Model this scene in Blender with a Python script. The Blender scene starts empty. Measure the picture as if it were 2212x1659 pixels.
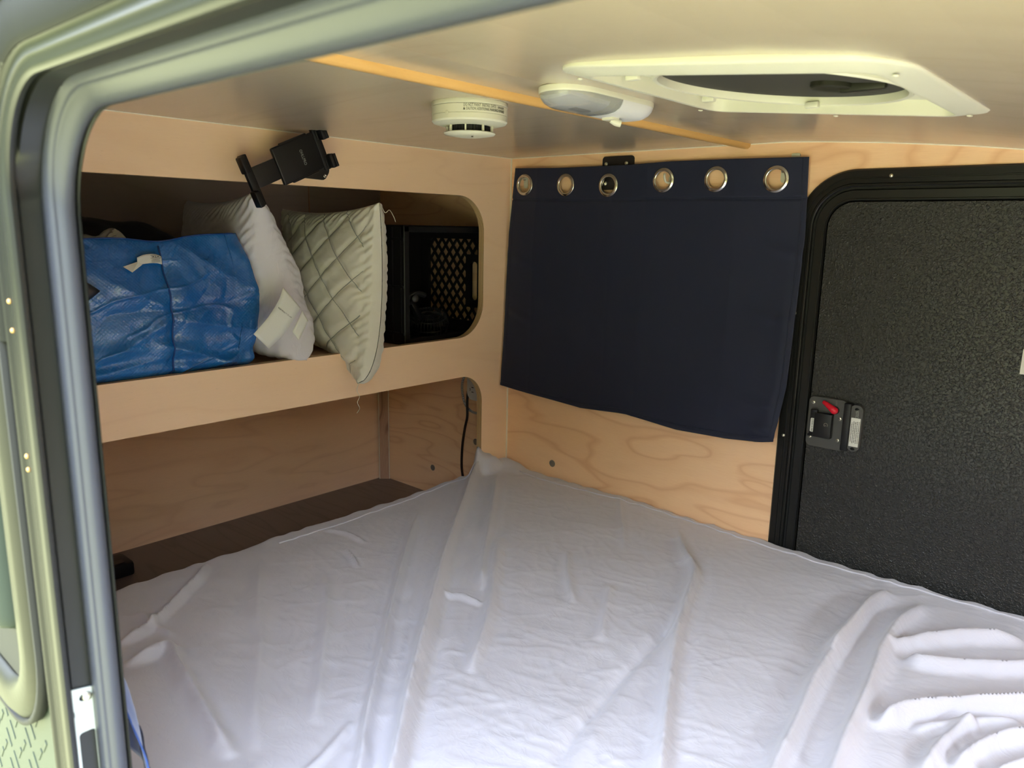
import bpy, bmesh, math, random
import numpy as np
from mathutils import Vector, Matrix
random.seed(3); rng = np.random.default_rng(5)
SC = bpy.context.scene
COL = SC.collection

# ------------------------------------------------------------------ camera, light, exposure
CX, CY, CZ = 1.4356, -1.6, 1.0
yaw, pit, rol = math.radians(41.558), math.radians(11.563), math.radians(1.081)
fwd = Vector((-math.sin(yaw)*math.cos(pit), math.cos(yaw)*math.cos(pit), -math.sin(pit)))
rt = fwd.cross(Vector((0, 0, 1))).normalized(); up = rt.cross(fwd)
rt2 = rt*math.cos(rol)+up*math.sin(rol); up2 = -rt*math.sin(rol)+up*math.cos(rol)
cam = bpy.data.cameras.new('camera'); cam_o = bpy.data.objects.new('camera', cam); COL.objects.link(cam_o)
m = Matrix((rt2, up2, -fwd)).transposed().to_4x4(); m.translation = Vector((CX, CY, CZ)); cam_o.matrix_world = m
cam.sensor_width = 36; cam.sensor_fit = 'HORIZONTAL'; cam.lens = 1640.4/2212*36
cam.clip_start = 0.01
cam.dof.use_dof = True; cam.dof.focus_distance = 1.55; cam.dof.aperture_fstop = 9.0
SC.camera = cam_o
SC.view_settings.view_transform = 'Standard'; SC.view_settings.look = 'None'
SC.view_settings.exposure = 1.60; SC.view_settings.gamma = 1; SC.view_settings.use_curve_mapping = False

W = bpy.data.worlds.new('sky'); SC.world = W; W.use_nodes = True
nt = W.node_tree; nt.nodes.clear()
wo = nt.nodes.new('ShaderNodeOutputWorld'); bg = nt.nodes.new('ShaderNodeBackground')
tc = nt.nodes.new('ShaderNodeTexCoord'); sx = nt.nodes.new('ShaderNodeSeparateXYZ'); cr = nt.nodes.new('ShaderNodeValToRGB')
nt.links.new(tc.outputs['Generated'], sx.inputs[0]); nt.links.new(sx.outputs['Z'], cr.inputs[0])
cr.color_ramp.elements[0].position = 0.0; cr.color_ramp.elements[0].color = (0.80, 0.86, 0.84, 1)
cr.color_ramp.elements[1].position = 0.6; cr.color_ramp.elements[1].color = (0.70, 0.80, 1.0, 1)
nt.links.new(cr.outputs[0], bg.inputs[0]); bg.inputs[1].default_value = 6.4
nt.links.new(bg.outputs[0], wo.inputs[0])

def light(name, kind, loc, rot, **k):
    l = bpy.data.lights.new(name, kind); o = bpy.data.objects.new(name, l); COL.objects.link(o)
    o.location = loc; o.rotation_euler = rot
    for a, b in k.items(): setattr(l, a, b)
    return o
# sun over the roof: it lights the grass beside the trailer, the opening itself stays in open shade
sun = light('sun', 'SUN', (3, 2, 6), (0, 0, 0), energy=11.0, angle=0.05, color=(1.0, 0.93, 0.80))
sun.rotation_euler = (-Vector((-0.55, -0.30, -1.0))).to_track_quat('Z', 'Y').to_euler()
# sampling portal in the doorway (adds no light of its own)
portal = light('doorway_portal', 'AREA', (1.2, -1.46, 0.62), (math.radians(90), 0, 0), shape='RECTANGLE', size=0.9, size_y=1.0)
portal.data.cycles.is_portal = True
portal2 = light('added_window_portal', 'AREA', (2.21, -.7, .78), (0, math.radians(38), 0), shape='RECTANGLE', size=.26, size_y=1.3)  # sampling portal for the added nose window
portal2.data.cycles.is_portal = True

# ------------------------------------------------------------------ materials
def sr(r, g, b):
    f = lambda c: (c/255/12.92) if c/255 <= 0.04045 else ((c/255+0.055)/1.055)**2.4
    return (f(r), f(g), f(b), 1)

class NT:
    def __init__(s, name):
        s.m = bpy.data.materials.new(name); s.m.use_nodes = True; s.t = s.m.node_tree
        s.b = s.t.nodes['Principled BSDF']
    def n(s, t, **k):
        x = s.t.nodes.new('ShaderNode'+t)
        for a, b in k.items():
            if a in x.inputs.keys() if hasattr(x.inputs, 'keys') else False: x.inputs[a].default_value = b
            else: setattr(x, a, b)
        return x
    def l(s, a, b): s.t.links.new(a, b)
    def set(s, **k):
        for a, b in k.items(): s.b.inputs[a.replace('_', ' ')].default_value = b
    def obj(s, scale=(1, 1, 1), rot=(0, 0, 0), loc=(0, 0, 0)):
        t = s.n('TexCoord'); mp = s.n('Mapping'); mp.inputs['Scale'].default_value = scale
        mp.inputs['Rotation'].default_value = rot; mp.inputs['Location'].default_value = loc
        s.l(t.outputs['Object'], mp.inputs[0]); return mp.outputs[0]
    def noise(s, vec, scale, detail=3, rough=.5, dist=0):
        x = s.n('TexNoise'); x.inputs['Scale'].default_value = scale; x.inputs['Detail'].default_value = detail
        x.inputs['Roughness'].default_value = rough; x.inputs['Distortion'].default_value = dist
        s.l(vec, x.inputs['Vector']); return x.outputs['Fac']
    def math(s, op, a, b=None):
        x = s.n('Math'); x.operation = op
        for i, v in enumerate((a, b)):
            if v is None: continue
            if isinstance(v, (int, float)): x.inputs[i].default_value = v
            else: s.l(v, x.inputs[i])
        return x.outputs[0]
    def ramp(s, fac, stops):
        x = s.n('ValToRGB'); e = x.color_ramp.elements
        while len(e) < len(stops): e.new(0.5)
        for i, (p, c) in enumerate(stops): e[i].position = p; e[i].color = c if len(c) == 4 else (*c, 1)
        s.l(fac, x.inputs[0]); return x.outputs[0]
    def mix(s, fac, a, b, mode='MIX'):
        x = s.n('Mix', data_type='RGBA'); x.blend_type = mode
        if isinstance(fac, (int, float)): x.inputs[0].default_value = fac
        else: s.l(fac, x.inputs[0])
        for i, v in ((6, a), (7, b)):
            if isinstance(v, tuple): x.inputs[i].default_value = v
            else: s.l(v, x.inputs[i])
        return x.outputs[2]
    def bump(s, h, strength=.3, dist=.001, prev=None):
        x = s.n('Bump'); x.inputs['Strength'].default_value = strength; x.inputs['Distance'].default_value = dist
        s.l(h, x.inputs['Height'])
        if prev is not None: s.l(prev, x.inputs['Normal'])
        s.l(x.outputs[0], s.b.inputs['Normal']); return x.outputs[0]

def plain(name, col, rough=.5, metal=0, spec=.5, bumpamt=0, bscale=300, coat=0):
    k = NT(name); k.set(Base_Color=col, Roughness=rough, Metallic=metal, Specular_IOR_Level=spec, Coat_Weight=coat)
    v = k.obj(); f = k.noise(v, 9, 4)
    c = k.mix(f, tuple(x*.9 for x in col[:3])+(1,), tuple(min(1, x*1.08) for x in col[:3])+(1,)); k.l(c, k.b.inputs['Base Color'])
    if bumpamt: k.bump(k.noise(v, bscale, 3), bumpamt, .0006)
    return k.m

def wood(name, base, dark, grain=(1, 1, 1), rings=9, line=.5, rough=.45, spec=.35, off=(0, 0, 0), bands=1.1):
    """flat-sawn veneer: contour-like cathedral figure stretched along the grain plus fine fibre streaks"""
    k = NT(name); k.set(Roughness=rough, Specular_IOR_Level=spec)
    v = k.obj(scale=grain, loc=off)
    n1 = k.noise(v, bands, 2.2, .5, .35)
    s = k.math('FRACT', k.math('MULTIPLY', n1, rings))
    ln = k.ramp(s, [(0.0, (1, 1, 1)), (.10, (.35, .35, .35)), (.5, (0, 0, 0)), (.82, (.1, .1, .1)), (1.0, (1, 1, 1))])
    v2 = k.obj(scale=tuple(g*g*1.0 for g in grain), loc=off)
    fib = k.noise(v2, 26, 4, .6)
    big = k.noise(v, .7, 2)
    c = k.mix(k.math('MULTIPLY', ln, line), base, dark)
    c = k.mix(k.math('MULTIPLY', k.math('SUBTRACT', fib, .35), .9*line+.15), c, dark)
    c = k.mix(k.math('MULTIPLY', big, .35), c, tuple(x*1.12 for x in base[:3])+(1,))
    fl = k.noise(v2, 60, 1)
    fle = k.ramp(fl, [(.76, (0, 0, 0)), (.80, (1, 1, 1))])
    c = k.mix(k.math('MULTIPLY', fle, .35), c, tuple(x*.35 for x in dark[:3])+(1,))
    k.l(c, k.b.inputs['Base Color']); k.bump(fib, .08, .0005)
    return k.m

M = {}
WOODB, WOODD = sr(255, 214, 170), sr(222, 164, 118)
M['side'] = wood('maple_ply_side_wall', WOODB, WOODD, (1, 1, 5.2), 9, .62, .40, .4, bands=1.5)
M['rear'] = wood('maple_ply_rear_wall', sr(252, 212, 176), sr(218, 168, 130), (1, 1, 4.6), 8, .42, .5, .3, (3, 1, 2), bands=1.3)
M['face'] = wood('maple_ply_cabinet_face', sr(248, 214, 178), sr(228, 186, 146), (1, 1, 5.0), 7, .26, .42, .4, (1, 5, 3), bands=1.2)
M['oak'] = wood('dark_grained_trim_wood', sr(205, 165, 135), sr(120, 74, 58), (5, 5, 1.1), 9, .95, .55, .3, (2, 2, 2), bands=2.2)
M['counter'] = wood('dark_brown_laminate', sr(124, 112, 106), sr(90, 78, 74), (1, 6, 6), 8, .5, .42, .35, bands=1.4)
M['batten'] = wood('orange_pine_batten', sr(214, 168, 102), sr(186, 136, 70), (6, 1, 6), 6, .4, .4, .4)
M['ceil'] = wood('whitewashed_glossy_ceiling_ply', sr(180, 165, 144), sr(154, 134, 110), (1, 4.4, 4.4), 5, .22, .2, .55, (4, 2, 1), bands=1.3)

M['backboard'] = wood('darker_back_board', sr(176, 160, 154), sr(150, 136, 130), (1, 1, 4.6), 7, .3, .55, .25, bands=1.3)  # upper cubby back board, darker and greyer than the rear wall
def plyedge():
    k = NT('plywood_edge_layers'); k.set(Roughness=.6)
    t = k.n('TexCoord'); s = k.n('SeparateXYZ'); k.l(t.outputs['Object'], s.inputs[0])
    f = k.math('FRACT', k.math('MULTIPLY', s.outputs['X'], 250.0))
    c = k.ramp(f, [(0, sr(150, 112, 66)), (.3, sr(224, 196, 146)), (.55, sr(232, 208, 160)), (.75, sr(168, 128, 80)), (1, sr(150, 112, 66))])
    k.l(c, k.b.inputs['Base Color']); return k.m
M['edge'] = plyedge()
M['black'] = plain('matte_black_plastic', sr(20, 20, 22), .45, 0, .35)
M['blackmetal'] = plain('black_powder_coated_metal', sr(28, 28, 30), .38, 0, .45)
M['alu'] = plain('black_anodised_frame', sr(25, 26, 25), .34, 0, .36)
M['latch'] = plain('dark_grey_latch_plate', sr(70, 70, 68), .4, 0, .5)
M['rubber'] = plain('black_rubber_gasket', sr(16, 16, 15), .75)
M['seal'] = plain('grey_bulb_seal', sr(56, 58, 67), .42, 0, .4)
M['steel'] = plain('brushed_nickel', sr(200, 196, 186), .2, 1)
M['zinc'] = plain('zinc_plated_steel', sr(180, 186, 182), .35, .5)
M['screw'] = plain('bright_screw_head', sr(225, 222, 205), .3, .9)
M['white'] = plain('ivory_white_plastic', sr(208, 206, 186), .38, 0, .5)
M['whitecool'] = plain('white_plastic', sr(216, 216, 216), .35)
M['grey'] = plain('grey_button_cap', sr(120, 112, 104), .6)
M['ink'] = plain('printed_ink', sr(58, 54, 40), .7)
M['inkblack'] = plain('black_ink', sr(20, 20, 22), .7)
M['inkwhite'] = plain('white_print', sr(150, 154, 150), .6)
M['red'] = plain('glossy_red_plastic', sr(205, 12, 40), .28)
M['paper'] = plain('off_white_label_stock', sr(214, 214, 206), .6)
M['cord'] = plain('black_vinyl_cord', sr(30, 20, 18), .3)
M['vinyl'] = plain('caulk_line', sr(246, 236, 216), .5)
M['dark'] = plain('dark_vent_interior', sr(52, 50, 44), .8)
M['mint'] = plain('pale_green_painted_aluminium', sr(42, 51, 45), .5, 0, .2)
M['flare'] = plain('weathered_rubber_fender', sr(38, 38, 29), .5, 0, .22)
M['bronze'] = plain('grey_moulding_metal', sr(16, 17, 15), .55, 0, .15)

def glassy(name, col, rough=.15, alpha=1):
    k = NT(name); k.set(Base_Color=col, Roughness=rough, Transmission_Weight=.7, IOR=1.45)
    v = k.obj(); c = k.n('TexChecker'); c.inputs['Scale'].default_value = 260; k.l(v, c.inputs[0])
    k.bump(c.outputs['Fac'], .6, .001); return k.m
M['lens'] = glassy('ribbed_clear_lens', sr(215, 215, 215), .12)

def doorpanel():
    k = NT('pebbled_black_door_skin'); k.set(Base_Color=sr(34, 34, 31), Roughness=.40, Specular_IOR_Level=.55)
    v = k.obj(); n1 = k.noise(v, 230, 2, .5, .8)
    p = k.ramp(n1, [(.45, (0, 0, 0)), (.75, (1, 1, 1))])
    k.bump(p, .9, .0013); return k.m
M['doorskin'] = doorpanel()

def fabric(name, col, weave=900, rough=.85, sheen=.3, amp=.15, wr=0, wrs=14, sheencol=None):
    k = NT(name); k.set(Base_Color=col, Roughness=rough, Sheen_Weight=sheen, Specular_IOR_Level=.25)
    v = k.obj(); n = k.noise(v, weave, 2)
    b = k.bump(n, amp, .0004)
    if wr:
        a = k.math('ABSOLUTE', k.math('SUBTRACT', k.noise(v, wrs, 3.5, .55, 1.4), .5))
        a2 = k.math('ABSOLUTE', k.math('SUBTRACT', k.noise(k.obj(rot=(0, 0, .9), scale=(1, 2.2, 1)), wrs*1.7, 2.5, .5, .8), .5))
        h = k.math('SUBTRACT', 1.0, k.math('POWER', k.math('MINIMUM', a, a2), .6))
        b = k.bump(h, wr, .006, b)
    return k.m
M['navy'] = fabric('navy_blackout_fabric', sr(34, 39, 60), 700, .62, .15, .12)
M['navy2'] = fabric('curtain_blue_lit_in_colour', sr(52, 78, 140), 700, .8, .3)  # brighter copy of the navy cloth, daylight put into its colour
M['sheet'] = fabric('white_cotton_sheet', sr(199, 197, 205), 1000, .8, .3, .1, .14, 12)
M['mattress'] = fabric('white_mattress_fabric', sr(220, 216, 208), 500)
M['pillow'] = fabric('white_cotton_pillow', sr(218, 216, 224), 900, .85, .3, .12, .22, 9)
M['tag'] = fabric('white_satin_tag', sr(226, 228, 222), 500, .6)

def quilt():
    k = NT('quilted_cream_ticking'); k.set(Roughness=.8, Sheen_Weight=.3, Specular_IOR_Level=.25)
    uv = k.n('UVMap'); uv.uv_map = 'UVMap'
    s = k.n('SeparateXYZ'); k.l(uv.outputs[0], s.inputs[0])
    def line(expr):
        f = k.math('FRACT', expr); return k.math('LESS_THAN', k.math('ABSOLUTE', k.math('SUBTRACT', f, .5)), .014)
    a = k.math('ADD', k.math('MULTIPLY', s.outputs[0], 1.0), s.outputs[1])
    b = k.math('SUBTRACT', k.math('MULTIPLY', s.outputs[0], 1.0), s.outputs[1])
    ln = k.math('MULTIPLY', k.math('MAXIMUM', line(a), line(b)), k.math('GREATER_THAN', s.outputs[0], .27))
    dash = k.math('GREATER_THAN', k.math('FRACT', k.math('MULTIPLY', s.outputs[1], 24)), .3)
    c = k.mix(k.math('MULTIPLY', ln, .8), sr(222, 220, 206), sr(110, 118, 116))
    k.l(c, k.b.inputs['Base Color'])
    v = k.obj(); a2 = k.math('ABSOLUTE', k.math('SUBTRACT', k.noise(v, 22, 3, .55, 1.0), .5)); k.bump(a2, .25, .006)
    return k.m
M['quilt'] = quilt()
M['piping'] = fabric('cream_gusset', sr(214, 212, 194), 600)

def bagmat():
    k = NT('woven_blue_polypropylene'); k.set(Roughness=.24, Specular_IOR_Level=.7, Coat_Weight=.4, Coat_Roughness=.15)
    v = k.obj(rot=(0, 0, 0)); n = k.noise(v, 6, 2)
    c = k.mix(n, sr(6, 68, 144), sr(20, 122, 200)); k.l(c, k.b.inputs['Base Color'])
    s = k.n('SeparateXYZ'); k.l(v, s.inputs[0])
    y = k.math('MULTIPLY', s.outputs['Y'], 900.0); z = k.math('MULTIPLY', s.outputs['Z'], 900.0)
    h = k.math('MULTIPLY', k.math('SINE', y), k.math('SINE', z))
    b = k.bump(h, .35, .0006)
    cr_ = k.noise(v, 34, 4, .6, 1.6); k.bump(cr_, .35, .006, b)
    return k.m
M['bag'] = bagmat()
M['bagseam'] = plain('blue_binding', sr(10, 60, 130), .4)
M['darkbag'] = plain('black_glossy_bag', sr(22, 26, 36), .35, 0, .5, .5, 40)

def braid():
    k = NT('grey_and_white_braided_cord'); k.set(Roughness=.7)
    v = k.obj(); w = k.n('TexChecker'); w.inputs['Scale'].default_value = 420; k.l(v, w.inputs[0])
    w.inputs[1].default_value = sr(225, 225, 225); w.inputs[2].default_value = sr(90, 90, 96)
    k.l(w.outputs[0], k.b.inputs['Base Color']); return k.m
M['braid'] = braid()
M['leaf'] = plain('sunlit_tree_foliage', sr(112, 124, 76), .9, 0, .1, 1, 4)

def grass():
    k = NT('mown_grass_ground'); k.set(Roughness=.9, Specular_IOR_Level=.1)
    v = k.obj(); c = k.mix(k.noise(v, 6, 6, .7), sr(138, 141, 98), sr(180, 180, 136)); k.l(c, k.b.inputs['Base Color']); return k.m
M['grass'] = grass()

# ------------------------------------------------------------------ object helpers
ORG = {}
def link(o, parent, origin):
    COL.objects.link(o); ORG[o.name] = Vector(origin)
    if parent is not None:
        o.parent = parent; o.location = Vector(origin)-ORG[parent.name]
    else: o.location = origin
    return o
def meta(o, label=None, cat=None, group=None, kind=None):
    if label: o['label'] = label
    if cat: o['category'] = cat
    if group: o['group'] = group
    if kind: o['kind'] = kind
    return o
def root(name, loc, label=None, cat=None, group=None, kind=None):
    return meta(link(bpy.data.objects.new(name, None), None, loc), label, cat, group, kind)
def put(name, bm, mat, parent=None, smooth=False, origin=None, kind=None, label=None, mats=None):
    """bm holds world coordinates"""
    if origin is None: origin = ORG[parent.name] if parent is not None else Vector((0, 0, 0))
    origin = Vector(origin)
    me = bpy.data.meshes.new(name)
    if isinstance(bm, tuple):
        me.from_pydata([tuple(Vector(p)-origin) for p in bm[0]], [], bm[1])
    else:
        bmesh.ops.translate(bm, verts=bm.verts, vec=-origin); bmesh.ops.recalc_face_normals(bm, faces=bm.faces)
        bm.to_mesh(me); bm.free()
    me.materials.append(M[mat])
    for x in (mats or []): me.materials.append(M[x])
    if smooth is True: me.shade_smooth()
    elif smooth: 
        me.shade_smooth(); 
        me.set_sharp_from_angle(angle=math.radians(smooth))
    o = link(bpy.data.objects.new(name, me), parent, origin)
    return meta(o, label, None, None, kind)

def BM(): return bmesh.new()
def box(bm, c, s, R=None, bev=0, seg=2):
    t = bmesh.new(); bmesh.ops.create_cube(t, size=1); bmesh.ops.scale(t, vec=s, verts=t.verts)
    if bev: bmesh.ops.bevel(t, geom=t.edges[:], offset=bev, segments=seg, affect='EDGES', profile=.5)
    mt = (R.to_4x4() if R is not None else Matrix.Identity(4)); mt = Matrix.Translation(c) @ mt
    bmesh.ops.transform(t, matrix=mt, verts=t.verts); join(bm, t)
def join(bm, t):
    me = bpy.data.meshes.new('tmp'); t.to_mesh(me); t.free(); bm.from_mesh(me); bpy.data.meshes.remove(me)
def basis(n, upv=(0, 0, 1)):
    n = Vector(n).normalized(); u = Vector(upv)
    if abs(n.dot(u)) > .98: u = Vector((0, 1, 0))
    x = u.cross(n).normalized(); y = n.cross(x)
    return Matrix((x, y, n)).transposed()
def lathe(bm, c, prof, axis=(0, 0, 1), seg=40, cap=True):
    """prof: (radius, height along axis)"""
    B = basis(axis); c = Vector(c); rings = []
    for r, h in prof:
        rings.append([bm.verts.new(c+B @ Vector((r*math.cos(2*math.pi*i/seg), r*math.sin(2*math.pi*i/seg), h))) for i in range(seg)])
    for a, b in zip(rings, rings[1:]):
        for i in range(seg): bm.faces.new((a[i], a[(i+1) % seg], b[(i+1) % seg], b[i]))
    if cap: bm.faces.new(rings[0][::-1]); bm.faces.new(rings[-1])
def tube(bm, pts, r, seg=10, closed=False, flat=None):
    pts = [Vector(p) for p in pts]; n = len(pts); rings = []; prev = None
    for i, p in enumerate(pts):
        a = pts[(i-1) % n] if (closed or i) else p; b = pts[(i+1) % n] if (closed or i < n-1) else p
        t = (b-a).normalized()
        if prev is None: u = t.orthogonal().normalized()
        else: u = (prev-t*prev.dot(t)).normalized()
        prev = u; v = t.cross(u); rr = r[i] if isinstance(r, (list, tuple)) else r
        rings.append([bm.verts.new(p+(u*math.cos(2*math.pi*k/seg)*rr+v*math.sin(2*math.pi*k/seg)*rr)) for k in range(seg)])
    m_ = n if closed else n-1
    for i in range(m_):
        a, b = rings[i], rings[(i+1) % n]
        for k in range(seg): bm.faces.new((a[k], a[(k+1) % seg], b[(k+1) % seg], b[k]))
    if not closed: bm.faces.new(rings[0][::-1]); bm.faces.new(rings[-1])
def spline(pts, n=8):
    P = [np.array(p, float) for p in pts]; P = [2*P[0]-P[1]]+P+[2*P[-1]-P[-2]]; out = []
    for i in range(1, len(P)-2):
        for t in np.linspace(0, 1, n, endpoint=False):
            a, b, c, d = P[i-1:i+3]
            out.append(.5*((2*b)+(-a+c)*t+(2*a-5*b+4*c-d)*t*t+(-a+3*b-3*c+d)*t**3))
    out.append(P[-2]); return [tuple(p) for p in out]
def rrect(x0, x1, z0, z1, r, seg=10, off=0.0):
    """rounded rectangle loop, grown outward by off"""
    x0 -= off; x1 += off; z0 -= off; z1 += off; r = max(r+off, .0005); L = []
    for cx, cz, a0 in ((x1-r, z1-r, 0), (x0+r, z1-r, 90), (x0+r, z0+r, 180), (x1-r, z0+r, 270)):
        for i in range(seg+1):
            a = math.radians(a0+90*i/seg); L.append((cx+r*math.cos(a), cz+r*math.sin(a)))
    return L
def plate(bm, outer, holes, place, thick):
    """flat polygon with holes, place(u,v,t)->xyz, extruded by thick (second sheet at t=thick)"""
    for t in (0, thick):
        loops = []
        for lp in [outer]+list(holes):
            vs = [bm.verts.new(place(u, v, t)) for u, v in lp]
            es = [bm.edges.new((vs[i], vs[(i+1) % len(vs)])) for i in range(len(vs))]; loops.append((vs, es))
        bmesh.ops.triangle_fill(bm, use_beauty=True, use_dissolve=False, edges=[e for _, es in loops for e in es])
        if t == 0: first = loops
    for (va, _), (vb, _) in zip(first, loops):
        n = len(va)
        for i in range(n):
            f = bm.faces.new((va[i], va[(i+1) % n], vb[(i+1) % n], vb[i])); f.material_index = 1
def sweep(bm, rect, prof, flip=1, seg=14, closed=True):
    """rect=(x0,x1,z0,z1,r); prof list of (outward offset, y)"""
    rings = []
    x0_, x1_, z0_, z1_, r_ = rect
    for q in prof:
        e = q[2] if len(q) > 2 else 0
        rings.append([bm.verts.new((u, q[1], v)) for u, v in rrect(x0_, x1_, z0_, z1_+e, r_, seg=seg, off=q[0])])
    n = len(rings[0]); k = len(prof)
    for j in range(k if closed else k-1):
        a, b = rings[j], rings[(j+1) % k]
        for i in range(n): bm.faces.new((a[i], a[(i+1) % n], b[(i+1) % n], b[i]))
def grid_mesh(P):
    """P: (n,m,3) array -> verts, faces"""
    n, m_ = P.shape[:2]; V = P.reshape(-1, 3)
    i, j = np.meshgrid(np.arange(n-1), np.arange(m_-1), indexing='ij'); a = (i*m_+j).ravel()
    F = np.stack([a, a+m_, a+m_+1, a+1], 1)
    return V, F
def put_grid(name, P, mat, parent=None, origin=None, uv=None, flip=False, smooth=True, label=None):
    if origin is None: origin = ORG[parent.name] if parent is not None else Vector((0, 0, 0))
    V, F = grid_mesh(P)
    if flip: F = F[:, ::-1]
    me = bpy.data.meshes.new(name); V = V-np.array(origin)
    me.vertices.add(len(V)); me.vertices.foreach_set('co', V.astype(np.float32).ravel())
    me.loops.add(F.size); me.loops.foreach_set('vertex_index', F.astype(np.int32).ravel())
    me.polygons.add(len(F)); me.polygons.foreach_set('loop_start', np.arange(0, F.size, 4, dtype=np.int32))
    me.update(calc_edges=True); me.validate()
    if uv is not None:
        l = me.uv_layers.new(name='UVMap'); l.data.foreach_set('uv', uv.reshape(-1, 2)[F.ravel()].astype(np.float32).ravel())
    me.materials.append(M[mat])
    if smooth: me.shade_smooth()
    return meta(link(bpy.data.objects.new(name, me), parent, Vector(origin)), label)
def text(name, body, size, mat, parent, pos, R, ext=.0003, sx=1.0):
    c = bpy.data.curves.new('txt', 'FONT'); c.body = body; c.size = size; c.extrude = ext; c.align_x = 'CENTER'; c.align_y = 'CENTER'; c.resolution_u = 3
    t = bpy.data.objects.new('txt', c); COL.objects.link(t)
    dg = bpy.context.evaluated_depsgraph_get(); me = bpy.data.meshes.new_from_object(t.evaluated_get(dg)); bpy.data.objects.remove(t)
    me.name = name; me.materials.clear(); me.materials.append(M[mat])
    o = ORG[parent.name]
    me.transform(Matrix.Translation(Vector(pos)-o) @ R.to_4x4() @ Matrix.Diagonal((sx, 1, 1, 1)))
    return link(bpy.data.objects.new(name, me), parent, o)
# numpy noise ------------------------------------------------------------
def vnoise(x, y, seed):
    r = np.random.default_rng(seed).random((64, 64))*2-1
    xi = np.floor(x).astype(int); yi = np.floor(y).astype(int); fx = x-xi; fy = y-yi
    fx = fx*fx*fx*(fx*(fx*6-15)+10); fy = fy*fy*fy*(fy*(fy*6-15)+10)
    g = lambda a, b: r[a % 64, b % 64]
    return (g(xi, yi)*(1-fx)+g(xi+1, yi)*fx)*(1-fy)+(g(xi, yi+1)*(1-fx)+g(xi+1, yi+1)*fx)*fy
def fbm(x, y, seed, oct=4):
    s = 0; a = 1
    for i in range(oct): s = s+a*vnoise(x*2**i+i*7.3, y*2**i+i*3.1, seed+i); a *= .5
    return s
def crease(x, y, seed):
    return np.clip(1-np.abs(vnoise(x, y, seed)+.35*vnoise(x*2.1, y*2.1, seed+1))*5, 0, 1)**1.5
def ridge_d(X, Y, pts):
    """distance to a smoothed polyline, and position along it 0..1"""
    P = np.array(spline([(*p, 0) for p in pts], 5))[:, :2]; best = np.full(X.shape, 9.0); par = np.zeros(X.shape); side = np.zeros(X.shape)
    n = len(P)-1
    for i in range(n):
        a, b = P[i], P[i+1]; d = b-a; L = d@d+1e-12
        t = np.clip(((X-a[0])*d[0]+(Y-a[1])*d[1])/L, 0, 1); qx = X-a[0]-t*d[0]; qy = Y-a[1]-t*d[1]; D = np.sqrt(qx*qx+qy*qy)
        m_ = D < best; best = np.where(m_, D, best); par = np.where(m_, (i+t)/n, par); side = np.where(m_, np.sign(qx*d[1]-qy*d[0]), side)
    return best, par, side

# ------------------------------------------------------------------ shell
YN = -1.405      # inner face of the near side wall
ROOF = [(-.57, 1.187), (0, 1.187), (.3, 1.187), (.68, 1.1865), (.765, 1.1868), (.83, 1.1835), (.885, 1.1797), (.947, 1.1754), (1.028, 1.168), (1.104, 1.1605), (1.195, 1.149),
        (1.3, 1.132), (1.4, 1.112), (1.5, 1.09), (1.7, 1.03), (1.9, .95), (2.1, .84), (2.3, .68), (2.45, .5), (2.55, .2)]
def side_wall(name, y, t, door):
    bm = BM(); outer = [(-.57, -.05)]+[(x, z) for x, z in ROOF]+[(2.55, -.05)]
    plate(bm, outer, [rrect(*door, seg=12)], lambda u, v, s: (u, y+s, v), t)
    return meta(put(name, bm, 'side'), kind='structure')
side_wall('wall_far', 0.0, .035, (.829, 1.47, .12, 1.103, .10))
side_wall('wall_near', YN, -.024, (.828, 1.52, .08, 1.091, .092))
bm = BM(); box(bm, (-.585, (YN-.03)/2, .56), (.03, 1.5, 1.28)); put('wall_rear', bm, 'rear', kind='structure')
bm = BM(); box(bm, (1.0, YN/2, .131), (3.2, -YN+.07, .03)); put('floor', bm, 'counter', kind='structure')
# ceiling: bent panel with the square opening of the roof vent
bm = BM(); ys = [YN, -.855, -.545, 0.0]; vv = {}
prof = ROOF[:]
for k_, (x, z) in enumerate(prof):
    for j, y in enumerate(ys): vv[k_, j] = bm.verts.new((x, y, z))
for k_ in range(len(prof)-1):
    for j in range(3):
        if j == 1 and (.88 <= prof[k_][0] and prof[k_+1][0] <= 1.2): continue
        if (prof[k_][0] >= 2.09 and prof[k_+1][0] <= 2.31): continue  # gap for the added nose window, lets extra skylight in
        bm.faces.new((vv[k_, j], vv[k_+1, j], vv[k_+1, j+1], vv[k_, j+1]))
c_o = put('ceiling', bm, 'ceil', kind='structure')
md = c_o.modifiers.new('thick', 'SOLIDIFY'); md.thickness = .03; md.offset = 1
me = c_o.data
# make the solidify go upward whatever the winding
me.flip_normals() if me.polygons[0].normal.z > 0 else None
md.offset = -1
wn = root('added_window_1', (2.1, -.7, .82), kind='structure')  # unseen nose window, added to brighten the cabinet face and rear wall
bm = BM()
for ya in (YN+.02, -.02): 
    for a, b in (((2.1, .84), (2.3, .68)),):
        A_, B_ = Vector((a[0], ya, a[1]+.01)), Vector((b[0], ya, b[1]+.01)); d_ = B_-A_; box(bm, (A_+B_)/2, (d_.length+.02, .04, .03), Matrix.Rotation(-math.atan2(d_.z, d_.x), 3, 'Y'))
box(bm, (2.1, YN/2, .85), (.04, -YN, .03)); box(bm, (2.3, YN/2, .69), (.04, -YN, .03))
put('added_window_frame', bm, 'alu', wn)
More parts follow.
